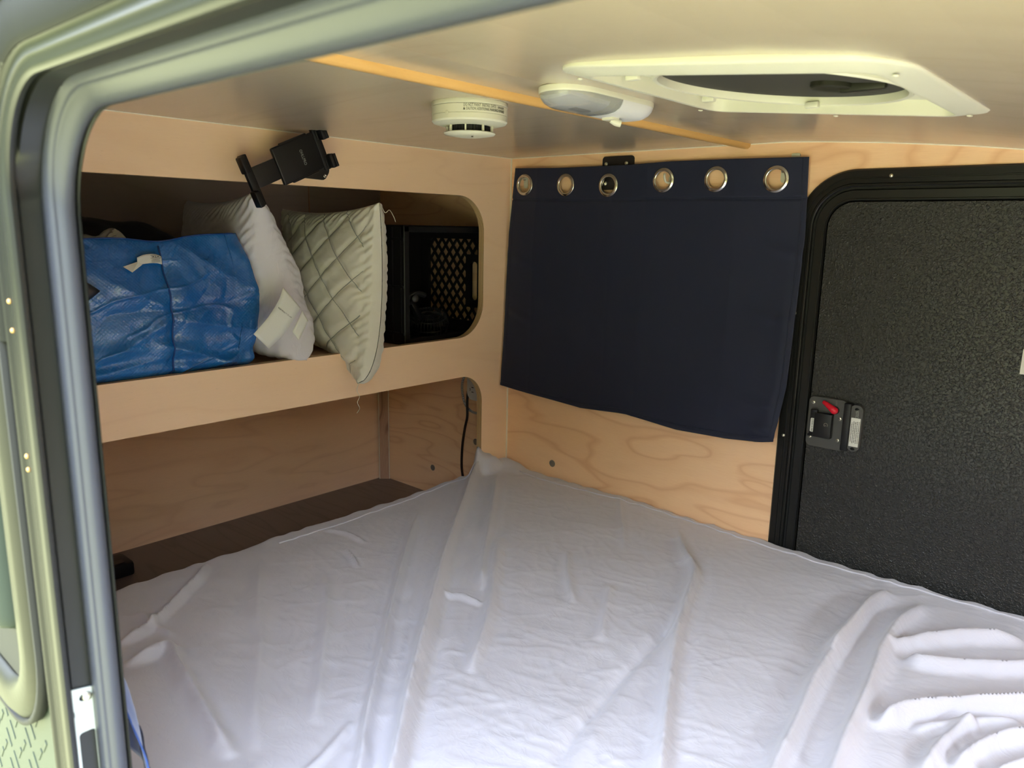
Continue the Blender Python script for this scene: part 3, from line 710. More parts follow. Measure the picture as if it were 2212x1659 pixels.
# dark bag and crumpled paper inside the blue bag
bm = BM(); bmesh.ops.create_icosphere(bm, subdivisions=5, radius=1)
for v in bm.verts:
    c = v.co; n_ = vnoise(np.array(c.x*3.0+9), np.array(c.y*3.0+c.z*2+5), 71); v.co = Vector((-.30+c.x*.075*(1+.1*n_), -1.02+c.y*.245, .872+np.sign(c.z)*abs(c.z)**.45*.135*(1+.05*float(n_))+.004*math.sin(c.y*14)))
meta(put('dark_bundle', bm, 'darkbag', None, smooth=True, origin=(-.30, -1.02, .73)), 'black glossy bundle stuffed in the back of the blue bag', 'bundle')
bm = BM(); bmesh.ops.create_icosphere(bm, subdivisions=4, radius=1)
for v in bm.verts:
    c = v.co.copy(); n_ = float(crease(np.array(c.x*2.2+4), np.array(c.y*2.5+c.z*2.1+7), 81)); f_ = 1-.28*n_; v.co = Vector((-.17+c.x*.040*f_, -1.000+c.y*.050*f_, .950+c.z*.030*f_+.008*math.sin(c.y*5)))
meta(put('crumpled_paper', bm, 'paper', None, smooth=40, origin=(-.16, -1.005, .92)), 'crumpled pale paper showing above the rim of the blue bag', 'paper')
bm = BM(); bmesh.ops.create_icosphere(bm, subdivisions=3, radius=1)
for v in bm.verts:
    c = v.co.copy(); v.co = Vector((.013+c.x*.005, -1.118+c.y*.034*(1-.75*abs(c.z)), .880+c.z*.024))
meta(put('black_strap', bm, 'darkbag', None, smooth=True, origin=(.015, -1.105, .885)), 'black fabric corner at the left end of the blue bag', 'strap')

# milk crate, open side to the room
mc = root('milk_crate', (-.20, -.19, .698), 'black lattice milk crate lying on its side in the right end of the upper cubby', 'crate')
x0, x1, y0, y1, z0, z1 = -.345, -.055, -.338, -.024, .699, 1.003
bm = BM(); t = .006
# rim frame around the opening
for z in (z0+.009, z1-.009): box(bm, (x1-.006, (y0+y1)/2, z), (.016, y1-y0, .016), None, .002, 1)
for y in (y0+.009, y1-.009): box(bm, (x1-.006, y, (z0+z1)/2), (.016, .018, z1-z0), None, .002, 1)
put('rim', bm, 'black', mc)
def lattice(bm, fn, uw, vw, holes=(), band=.045, pitch=.040, w=.0058, margin_u=(.05, .05)):
    """diagonal bars clipped to a rectangle uw x vw (2D coords), drawn through fn(u,v)->(centre,axes)"""
    (u0, u1), (v0, v1) = uw, vw
    for sgn in (1, -1):
        k_ = -40
        while k_ < 40:
            c_ = k_*pitch; k_ += 1
            # line: v = sgn*1.25*u + c
            pts = []
            for u in np.linspace(u0, u1, 60):
                v = sgn*1.25*(u-u0)+c_+v0
                ok = v0 <= v <= v1 and not any(a <= u <= b and c <= v <= d for a, b, c, d in holes)
                if ok: pts.append((u, v))
                elif len(pts) > 1: bar(bm, fn, pts[0], pts[-1], w); pts = []
                else: pts = []
            if len(pts) > 1: bar(bm, fn, pts[0], pts[-1], w)
def bar(bm, fn, a, b, w):
    A, B_ = Vector(fn(*a)), Vector(fn(*b)); d = B_-A
    if d.length < .004: return
    box(bm, (A+B_)/2, (w, w, d.length+w*.5), basis(d.normalized(), (1, .01, 0) if abs(d.normalized().x) < .7 else (0, 1, 0)))
# far side (faces the camera) : solid bands + lattice + handle hole
fy = lambda u, v: (u, y1-.004, v)
bm = BM(); lattice(bm, fy, (x0+.035, x1-.030), (z0+.030, z1-.030), holes=[(x1-.075, x1, .79, .91)]); meta(put('side_lattice', bm, 'black', mc), kind='stuff')
bm = BM()
hole = rrect(x0+.045, x1-.040, z0+.035, z1-.035, .02, 5)
plate(bm, rrect(x0, x1, z0, z1, .004, 2), [hole], lambda u, v, s: (u, y1-s, v), .008)
put('side_band', bm, 'black', mc, mats=['black'])
bm = BM()
plate(bm, [(x1-.084, .925), (x1-.030, .925), (x1-.030, .775), (x1-.084, .775)], [rrect(x1-.066, x1-.038, .795, .905, .010, 5)], lambda u, v, s: (u, y1-.001-s, v), .010)
put('handle', bm, 'black', mc, mats=['black'])
# base of the crate (back)
fxb = lambda u, v: (x0+.004, u, v)
bm = BM(); lattice(bm, fxb, (y0+.045, y1-.045), (z0+.045, z1-.045)); meta(put('base_lattice', bm, 'black', mc), kind='stuff')
bm = BM(); plate(bm, rrect(y0, y1, z0, z1, .004, 2), [rrect(y0+.05, y1-.10, z0+.05, z1-.05, .015, 4), ], lambda u, v, s: (x0+s, u, v), .008); put('base_band', bm, 'black', mc, mats=['black'])
# near side: ribbed wall seen from outside
bm = BM(); box(bm, ((x0+x1)/2, y0+.004, (z0+z1)/2), (x1-x0, .005, z1-z0))
for i in range(9): box(bm, (x0+.012+i*(x1-x0-.024)/8, y0+.0005, (z0+z1)/2), (.004, .006, z1-z0-.01))
for i in range(3): box(bm, ((x0+x1)/2, y0+.0005, z0+.03+i*.12), (x1-x0, .006, .006))
put('ribbed_side', bm, 'black', mc)
for z, nm in ((z0+.003, 'bottom_side'), (z1-.003, 'top_side')):
    bm = BM(); box(bm, ((x0+x1)/2, (y0+y1)/2, z), (x1-x0, y1-y0, .005))
    for i in range(6): box(bm, ((x0+x1)/2, y0+.03+i*.05, z), (x1-x0, .005, .008))
    put(nm, bm, 'black', mc)

# little clip fan lying in the crate
fn_ = root('clip_fan', (-.16, -.17, .706), 'small black clip-on fan lying inside the milk crate', 'fan')
bm = BM(); fc = Vector((-.155, -.165, .735)); ax = Vector((.25, -.25, .93)).normalized(); Bf = basis(ax)
for h_, rr in ((-.024, .050), (0, .056), (.024, .050), (.028, .036), (.028, .018)):
    tube(bm, [fc+Bf @ Vector((rr*math.cos(a), rr*math.sin(a), h_)) for a in np.linspace(0, 6.283, 41)[:-1]], .0014, 6, closed=True)
for k_ in range(36):
    a = k_*math.pi/18; tube(bm, [fc+Bf @ Vector((q*math.cos(a), q*math.sin(a), h_)) for q, h_ in ((.05, -.024), (.056, 0), (.05, .024), (.034, .029), (.012, .029))], .0010, 5)
put('cage', bm, 'blackmetal', fn_, smooth=True)
bm = BM(); lathe(bm, fc, [(.014, -.02), (.016, .02), (.010, .030)], ax, 18)
for k_ in range(4):
    a = k_*math.pi/2; box(bm, fc+Bf @ Vector((.028*math.cos(a), .028*math.sin(a), 0)), (.034, .022, .002), Bf @ Matrix.Rotation(a, 3, 'Z') @ Matrix.Rotation(.5, 3, 'X'))
put('blades', bm, 'black', fn_)
bm = BM(); box(bm, (-.150, -.225, .785), (.02, .016, .085), Matrix.Rotation(.6, 3, 'X'), .004); put('neck', bm, 'black', fn_, smooth=30)
bm = BM(); tube(bm, spline([(-.14, -.285, .79), (-.13, -.262, .812), (-.12, -.240, .825), (-.12, -.21, .818)], 6), .007, 10); box(bm, (-.13, -.265, .80), (.03, .05, .008), Matrix.Rotation(.7, 3, 'X'), .002)
lathe(bm, (-.118, -.250, .812), [(.010, 0), (.010, .012), (.007, .014)], (1, -.4, 0), 16)
put('clamp', bm, 'blackmetal', fn_, smooth=35)

# ------------------------------------------------------------------ tablet mount on the cabinet face
tm = root('tablet_mount', (0, -.632, 1.108), 'black tablet holder tilted on the cabinet face above the cubby opening', 'tablet mount')
ang = math.radians(23.5); O = Vector((.062, -.7075, 1.1290))
ey = Vector((0, math.cos(ang), math.sin(ang))); ez = Vector((0, -math.sin(ang), math.cos(ang))); ex = Vector((1, 0, 0))
RM = Matrix((ey, ez, ex)).transposed()     # local x along the arm, y across, z towards the room
def tb(bm, u, v, w, su, sv, sw, bev=.002, seg=2): box(bm, O+ey*u+ez*v+ex*w, (su, sv, sw), RM, bev, seg)
bm = BM(); tb(bm, .003, .001, 0, .112, .074, .009, .003, 3); tb(bm, .002, .001, 0, .066, .079, .007, .0015); put('back_plate', bm, 'black', tm, smooth=30)
bm = BM(); tb(bm, -.083, -.001, -.002, .075, .041, .005, .0012); put('slide_arm', bm, 'blackmetal', tm, smooth=30)
for nm, u0 in (('clamp_jaw', -.116), ('clamp_jaw', .056)):
    bm = BM(); s_ = 1 if u0 > 0 else -1
    Lj = .100 if s_ < 0 else .088; vo = -.003 if s_ < 0 else .002
    tb(bm, u0, vo, .001, .016, Lj, .010, .002); tb(bm, u0+s_*.009, vo+Lj*.33, .010, .012, Lj*.32, .020, .003); tb(bm, u0+s_*.009, vo-Lj*.33, .010, .012, Lj*.32, .020, .003)
    tb(bm, u0+s_*.013, vo+Lj*.33, .021, .006, Lj*.30, .004, .001); tb(bm, u0+s_*.013, vo-Lj*.33, .021, .006, Lj*.30, .004, .001)
    j = put(nm, bm, 'black', tm, smooth=30)
    for q in (-1, 1):
        bm = BM(); tb(bm, u0-s_*.001, vo+q*Lj*.33, .0075, .003, Lj*.25, .003, .0008, 1); put('rubber_pad', bm, 'rubber', j)
text('lettering', 'OHLLPRO', .0090, 'inkwhite', tm, O+ey*.008+ez*0+ex*.0048, RM @ Matrix.Rotation(math.radians(-90), 3, 'Z'), .0001, .78)
bm = BM(); tube(bm, [(.010, -.634, 1.120), (.035, -.655, 1.130), (.057, -.668, 1.140)], [.012, .011, .014], 14); put('ball_joint', bm, 'black', tm, smooth=True)
bm = BM(); cc = (-.6325, 1.1195); ol = [(cc[0]+.0360*math.sin(a), cc[1]+.0300*math.cos(a)) for a in np.linspace(-1.9, 1.9, 22)]
ol = ol[::-1]+[(-.661, 1.1015), (-.6555, 1.0965), (-.612, 1.0950), (-.606, 1.0985)]
plate(bm, ol, [], lambda u, v, s: (s+.0003, u, v), .007); mp_ = put('wall_plate', bm, 'blackmetal', tm, mats=['blackmetal'], smooth=30)
for y, z in ((-.6545, 1.1035), (-.6085, 1.1035)):
    bm = BM(); lathe(bm, (.0073, y, z), [(.0042, 0), (.0038, .0012), (.0022, .0014), (.0018, .0004)], (1, 0, 0), 16); put('screw', bm, 'steel', mp_, smooth=True)

# ------------------------------------------------------------------ ceiling fittings
sd = root('smoke_alarm', (.565, -.728, 1.1868), 'round ivory smoke alarm on the ceiling near the pine batten', 'smoke alarm')
SCn = (.565, -.728, 1.1868); R0 = .0580
bm = BM(); lathe(bm, SCn, [(.050, 0), (R0, .0), (R0+.0006, .0010), (R0+.0006, .0060), (R0, .0066)], (0, 0, -1), 72); put('mounting_base', bm, 'white', sd, smooth=40)
bm = BM(); lathe(bm, SCn, [(R0-.002, .0066), (R0+.0002, .0074), (R0+.0002, .0192), (R0-.0006, .0197), (R0+.0002, .0202), (R0+.0002, .0275), (R0-.002, .0300), (.040, .0340), (.034, .0335)], (0, 0, -1), 72); bd = put('body', bm, 'white', sd, smooth=30)
bm = BM(); lathe(bm, SCn, [(.030, .030), (.030, .0425)], (0, 0, -1), 48)
for k_ in range(40):
    a = k_*math.pi/20; box(bm, Vector(SCn)+Vector((.031*math.cos(a), .031*math.sin(a), -.037)), (.0012, .0012, .011))
put('sensor_grille', bm, 'inkblack', sd)
bm = BM(); lathe(bm, SCn, [(.034, .0425), (.0385, .0430), (.0400, .0442), (.0385, .0460), (.020, .0490), (.0005, .0497)], (0, 0, -1), 64); cp = put('test_button', bm, 'white', sd, smooth=50)
for k_ in range(8):
    bm = BM(); a = math.radians(-100+k_*45); box(bm, Vector(SCn)+Vector((.0350*math.cos(a), .0350*math.sin(a), -.038)), (.0035, .0022, .011), Matrix.Rotation(a, 3, 'Z')); put('post', bm, 'white', sd)
aC = math.atan2(CY+.728, CX-.565)
def wrap_text(body, size, h, a0, nm='lettering', sx=.62):
    """letters standing on the rim, one mesh"""
    c = bpy.data.curves.new('txt', 'FONT'); c.body = body; c.size = size; c.extrude = .0001; c.resolution_u = 3; c.align_y = 'CENTER'
    t_ = bpy.data.objects.new('txt', c); COL.objects.link(t_); dg = bpy.context.evaluated_depsgraph_get(); me_ = bpy.data.meshes.new_from_object(t_.evaluated_get(dg)); bpy.data.objects.remove(t_)
    me_.name = nm; me_.materials.clear(); me_.materials.append(M['ink']); o_ = ORG[sd.name]
    for v in me_.vertices:
        a = a0+v.co.x*sx/R0; r_ = R0+.0004+v.co.z
        v.co = Vector((SCn[0]+r_*math.cos(a), SCn[1]+r_*math.sin(a), SCn[2]-h+v.co.y))-o_
    ob = link(bpy.data.objects.new(nm, me_), bd, o_); ob.location = (0, 0, 0); return ob
wrap_text('DO NOT PAINT  INSTALL DATE:', .0058, .0100, aC-.16)
wrap_text('\u25b2 CAUTION: ADDITIONAL MARKINGS ON BACK', .0056, .0152, aC-.17, sx=.58)
wrap_text('REPLACE BY:', .0044, .0105, aC+.80)
bm = BM(); q = Vector(SCn)+Vector((R0*math.cos(aC-.62), R0*math.sin(aC-.62), -.0197)); lathe(bm, q, [(.0030, 0), (.0030, .0006), (.0024, .0009)], (math.cos(aC-.62), math.sin(aC-.62), 0), 18); put('push_pin', bm, 'white', bd, smooth=40)
text('lettering', 'TEST', .004, 'ink', cp, (.578, -.735, 1.1868-.0497), Matrix.Rotation(math.pi, 3, 'X') @ Matrix.Rotation(.8, 3, 'Z'), .0004)

# dome light: long rounded body with clear ribbed half and plain half
dl = root('dome_light', (.765, -.690, 1.1868), 'oblong white dome light with ribbed clear lens beside the roof vent', 'ceiling light')
DY0, DY1, DX, DW = -.776, -.570, .768, .0420
def stad(n_=40, k=1.0, y0=DY0, y1=DY1):
    L = []; cy0, cy1 = y0+DW, y1-DW
    for i in range(n_+1):
        a = math.pi+math.pi*i/n_; L.append((DX+DW*k*math.cos(a), cy0+DW*k*math.sin(a)*1.25))
    for i in range(n_+1):
        a = math.pi*i/n_; L.append((DX+DW*k*math.cos(a), cy1+DW*k*math.sin(a)*1.25))
    return L
def shell(prof_, clip=None):
    bm = BM(); rings = [[bm.verts.new((x, y, 1.1868-h_)) for x, y in stad(20, k_)] for k_, h_ in prof_]
    for a, b in zip(rings, rings[1:]):
        n_ = len(a)
        for i in range(n_): bm.faces.new((a[i], a[(i+1) % n_], b[(i+1) % n_], b[i]))
    bm.faces.new(rings[0]); bm.faces.new(rings[-1][::-1])
    if clip:
        bmesh.ops.bisect_plane(bm, geom=bm.verts[:]+bm.edges[:]+bm.faces[:], plane_co=(DX, clip[0], 1.18), plane_no=(0, clip[1], 0), clear_outer=True)
        bmesh.ops.holes_fill(bm, edges=[e for e in bm.edges if e.is_boundary], sides=0)
    return bm
put('base', shell([(.97, 0), (1.0, .001), (1.0, .0065), (.985, .0085), (.97, .0090)]), 'white', dl, smooth=40)
LP = [(.975, .0088), (.975, .0095), (.93, .0145), (.84, .0195), (.66, .0240), (.40, .0262), (.1, .0268)]
put('clear_lens', shell(LP, (-.672, 1)), 'lens', dl, smooth=40)
put('housing', shell([(k_*1.002, h_) for k_, h_ in LP], (-.671, -1)), 'whitecool', dl, smooth=40)
bm = BM(); box(bm, (DX, -.73, 1.176), (.05, .08, .004)); put('reflector', bm, 'whitecool', dl)
bm = BM(); lathe(bm, (DX, -.715, 1.172), [(.006, -.02), (.007, -.01), (.007, .012), (.004, .018), (.0005, .02)], (0, 1, 0), 14); put('bulb', bm, 'grey', dl, smooth=True)
bm = BM(); tube(bm, spline([(DX-.0, -.640, 1.1585), (DX+.005, -.635, 1.1545), (DX+.010, -.630, 1.1530)], 5), [.006]*6+[.0055]*4+[.005] if False else .0052, 12); box(bm, (DX, -.642, 1.1595), (.020, .018, .006), None, .002)
put('switch', bm, 'white', dl, smooth=40)

# roof vent
vn = root('roof_vent', (1.04, -.70, 1.163), 'white square roof vent garnish with a dark round fan opening', 'vent')
def vplane(u, v, s):
    """u along X, v along Y, s upward, following the roof slope"""
    c0, s0 = .99503, -.0995
    return (.851+(u)*c0+s*.0995, v, 1.1785-(u)*.0995+s*c0)
IN = (.034, .350, -.864, -.546, .020)
def vrings(prof_):
    bm = BM(); rs_ = [[bm.verts.new(vplane(u, v, h_)) for u, v in rrect(*IN, seg=8, off=o_)] for o_, h_ in prof_]
    for a, b in zip(rs_, rs_[1:]):
        for i in range(len(a)): bm.faces.new((a[i], a[(i+1) % len(a)], b[(i+1) % len(a)], b[i]))
    return bm
put('garnish', vrings([(.034, .009), (.0345, .0025), (.033, .0010), (.029, .0002), (.006, -.0040), (.002, -.0045), (0, -.0038), (-.0005, -.001)]), 'white', vn, smooth=50)
put('shaft_wall', vrings([(-.0005, -.001), (-.003, .020)]), 'white', vn, smooth=50)
uc, vc, rc = .186, -.690, .1415
circ = lambda r_: [(uc+r_*math.cos(a), vc+r_*math.sin(a)) for a in np.linspace(0, 2*math.pi, 73)[:-1]]
bm = BM(); plate(bm, rrect(*IN, seg=8, off=.002), [circ(rc)], lambda u, v, s: vplane(u, v, .014+s), .003); put('fan_plate', bm, 'white', vn, mats=['white'])
bm = BM(); rings = [[bm.verts.new(vplane(u, v, h_)) for u, v in circ(rc+dr)] for dr, h_ in ((.0055, .014), (.0055, .008), (.003, .006), (-.001, .007), (-.002, .012), (-.002, .018))]
for a, b in zip(rings, rings[1:]):
    for i in range(72): bm.faces.new((a[i], a[(i+1) % 72], b[(i+1) % 72], b[i]))
put('fan_ring', bm, 'white', vn, smooth=40)
bm = BM(); plate(bm, circ(rc+.003), [], lambda u, v, s: vplane(u, v, .016+s), .003); put('insect_screen', bm, 'dark', vn, mats=['dark'])
bm = BM(); lathe(bm, vplane(.240, -.665, .016), [(.024, 0), (.024, .005), (.022, .0065)], (-.0995, 0, -.995), 30); box(bm, vplane(.275, -.665, .013), (.05, .010, .010), None, .002); put('fan_motor', bm, 'flare', vn, smooth=35)
for u, v in ((.050, -.79), (.175, -.551), (.050, -.60)):
    bm = BM(); box(bm, vplane(u, v, .006), (.018, .010, .008), None, .002); put('screen_clip', bm, 'white', vn, smooth=30)
for u, v in ((.017, -.85), (.017, -.56), (.20, -.528), (.365, -.56), (.365, -.85)):
    bm = BM(); lathe(bm, vplane(u, v, -.004), [(.0034, 0), (.003, .0012), (.0004, .0018)], (-.0995, 0, -.995), 12); put('screw', bm, 'white', vn, smooth=True)
bm = BM(); box(bm, (1.04, -.70, 1.262), (.46, .46, .02), None, .006); put('roof_lid', bm, 'dark', vn)
bm = BM()
for sx_, sy_, lx_, ly_ in ((-.17, 0, .01, .34), (.17, 0, .01, .34), (0, -.17, .35, .01), (0, .17, .35, .01)): box(bm, (1.04+sx_, -.70+sy_, 1.225), (lx_, ly_, .075))
put('roof_curb', bm, 'dark', vn)

# ------------------------------------------------------------------ hanging things on the side wall
gx = [.0652, .2000, .3334, .4847, .6179, .7550]; gz = [1.1150, 1.1122, 1.1081, 1.1162, 1.1147, 1.1110]
cv = root('hanging_curtain', (.42, -.02, 1.16), 'navy blackout curtain hung by metal grommets beside the black door', 'curtain')
nu, nv = 330, 250; U, V = np.meshgrid(np.linspace(0, 1, nu), np.linspace(0, 1, nv), indexing='ij')
left = np.interp(1-V[0], [0, .28, .6, .8, 1], [.0310, .0135, .009, .008, .0055]); right = np.interp(1-V[0], [0, .25, .57, .79, 1], [.8195, .8262, .8228, .8190, .8025])
Xc = left[None]*(1-U)+right[None]*U
topz = np.interp(U[:, 0], [0, .18, .35, .47, .6, .8, 1], [1.1590, 1.1550, 1.1545, 1.1545, 1.1580, 1.1560, 1.1530])
botz = np.interp(U[:, 0], [0, .16, .34, .49, .52, .7, .86, .95, 1], [.5635, .5500, .5400, .5475, .5480, .5365, .5400, .5470, .5550])
Zc = topz[:, None]*V+botz[:, None]*(1-V)
Yc = -.014-.007*(1-V)-.013*np.exp(-(U/.14)**2)*(1-V)**1.5-.002*np.sin(U*16+.6)*(.2+.8*V)-.0018*fbm(U*4, V*3, 14)-.004*np.exp(-((U-.97)/.02)**2)*(1-V)
for u_ in (.10, .40, .52, .80): Yc -= .0007*np.exp(-(np.abs(U-u_-.02*(1-V))/.006)**1.4)
Yc -= .0030*np.exp(-((V-.865)/.004)**2)*-1+.0012*(V > .865)
for x, z in zip(gx, gz): Yc += .0022*np.exp(-(((Xc-x)/.045)**2+((Zc-z)/.04)**2))
Yc -= .0015*(V < .014)+.0010*((U > .985)|(U < .015))
for (a_, b__, w1, h1) in ((.97, .68, .05, .004), (.95, .45, .06, .004), (.93, .14, .05, .006), (.96, .05, .04, .007), (.05, .60, .04, .003), (.06, .35, .05, .003)): Yc -= h1*np.exp(-((U-a_)/w1)**2-(((V-b__)+.3*(U-a_))/.02)**2)
Pc = np.stack([Xc, Yc, Zc], 2)
Vv_, Ff = grid_mesh(Pc); cen = Vv_[Ff].mean(1); keep = np.ones(len(Ff), bool)
for x, z in zip(gx, gz): keep &= ((cen[:, 0]-x)**2+(cen[:, 2]-z)**2) > .0215**2
me = bpy.data.meshes.new('cloth'); me.from_pydata((Vv_-np.array(ORG[cv.name])).tolist(), [], Ff[keep].tolist()); me.materials.append(M['navy']); me.shade_smooth()
co = link(bpy.data.objects.new('cloth', me), cv, ORG[cv.name]); s_ = co.modifiers.new('t', 'SOLIDIFY'); s_.thickness = .0012
bm = BM(); tube(bm, [(Xc[i, int(.865*nv)], Yc[i, int(.865*nv)]-.0010, Zc[i, int(.865*nv)]) for i in range(0, nu, 3)], .0004, 5); put('header_stitch', bm, 'navy', cv)
bm = BM(); tube(bm, [(Xc[i, 5], Yc[i, 5]-.0012, Zc[i, 5]) for i in range(0, nu, 3)], .0005, 5); tube(bm, [(Xc[325, j], Yc[325, j]-.0012, Zc[325, j]) for j in range(0, nv, 3)], .0004, 5); put('hem_stitch', bm, 'navy', cv)
for x, z in zip(gx, gz):
    i = int(np.clip((x-.02)/.8*nu, 0, nu-1)); y = Yc[i, int(.92*nv)]-.001
    bm = BM(); pr = [(.0200, .004), (.0196, -.001), (.0204, -.0034), (.0222, -.0043), (.0246, -.0036), (.0258, -.0026), (.0270, -.0024), (.0279, -.0012), (.0280, .001), (.0270, .003)]
    lathe(bm, (x, y, z), [(r_, -h_) for r_, h_ in pr], (0, -1, 0), 48, cap=False); put('grommet', bm, 'steel', cv, smooth=True)
# adhesive hooks
def hook(x, z, lb, prong=True, y=-.0005):
    h = root('adhesive_hook', (x, 0, z), lb, 'hook', 'small white adhesive hooks holding the navy curtain')
    bm = BM(); plate(bm, rrect(x-.0065, x+.0065, z-.018, z+.018, .006, 5), [], lambda u, v, s: (u, y-s, v), .003); bb = put('pad', bm, 'white', h, mats=['white'], smooth=30)
    if not prong:
        bm = BM(); tube(bm, spline([(x-.001, -.003, z+.004), (x-.001, -.010, z+.003), (x-.002, -.014, z+.010)], 5), .0016, 8); put('prong', bm, 'steel', h, smooth=True); return h
    bm = BM(); tube(bm, spline([(x, -.004, z+.006), (x, -.014, z+.002), (x-.001, -.026, z+.004), (x-.002, -.031, z+.014), (x-.002, -.030, z+.021)], 5), .0026, 10); put('prong', bm, 'white', h, smooth=True)
    return h
hook(.5000, 1.1085, 'white adhesive hook through the fourth grommet from the left of the navy curtain')
hook(.7660, 1.1220, 'white adhesive hook behind the rightmost grommet of the navy curtain', False)
hook(.0560, 1.1250, 'white adhesive hook behind the leftmost grommet of the navy curtain', False)
# second row pad that peeks over the curtain top
bm = BM(); plate(bm, rrect(.7785, .7960, 1.140, 1.1625, .003, 4), [], lambda u, v, s: (u, -.0004-s, v), .003)
meta(put('adhesive_pad', bm, 'white', None, mats=['white'], origin=(.787, 0, 1.15)), 'white adhesive pad peeking above the right end of the navy curtain', 'hook')
# black bracket behind the curtain
bk_ = root('wall_bracket', (.351, 0, 1.14), 'small black metal wall bracket peeking above the navy curtain', 'bracket')
bm = BM(); plate(bm, rrect(.3055, .3960, 1.098, 1.1770, .008, 6), [], lambda u, v, s: (u, -.0006-s, v), .004); put('plate', bm, 'blackmetal', bk_, mats=['blackmetal'], smooth=30)
for x, z in ((.3170, 1.1590), (.3760, 1.1590), (.3170, 1.113)):
    bm = BM(); lathe(bm, (x, -.0046, z), [(.0048, 0), (.0046, .0016), (.003, .003), (.0005, .0032)], (0, -1, 0), 14); put('screw', bm, 'screw', bk_, smooth=True)

# curtain hanging on the near wall, beside the door opening
nc = root('near_curtain', (.74, -1.372, .75), 'blue curtain corner hanging just inside the near door jamb', 'curtain')
nu2, nv2 = 60, 120; U2, V2 = np.meshgrid(np.linspace(0, 1, nu2), np.linspace(0, 1, nv2), indexing='ij')
zr = 1.0-.49*V2
rx = np.interp(V2[0], [0, .55, .76, .80, .84, .90, .95, 1.0], [.70, .740, .770, .790, .812, .832, .842, .856])
lx2 = np.full_like(rx, .42)
Xn = lx2[None]*(1-U2)+rx[None]*U2; Zn = zr+.055*(1-U2)*V2*1.0
Yn = -1.372+.008*np.sin(U2*17)*V2+.004*fbm(U2*4, V2*5, 91)
put_grid('cloth', np.stack([Xn, Yn, Zn], 2), 'navy2', nc).modifiers.new('t', 'SOLIDIFY').thickness = .0012
bm = BM(); tube(bm, [(Xn[i, -8], Yn[i, -8]+.001, Zn[i, -8]) for i in range(0, nu2)], .0012, 6); tube(bm, [(Xn[i, -8], Yn[i, -8]-.001, Zn[i, -8]) for i in range(0, nu2)], .0012, 6); put('hem', bm, 'navy', nc, smooth=True)

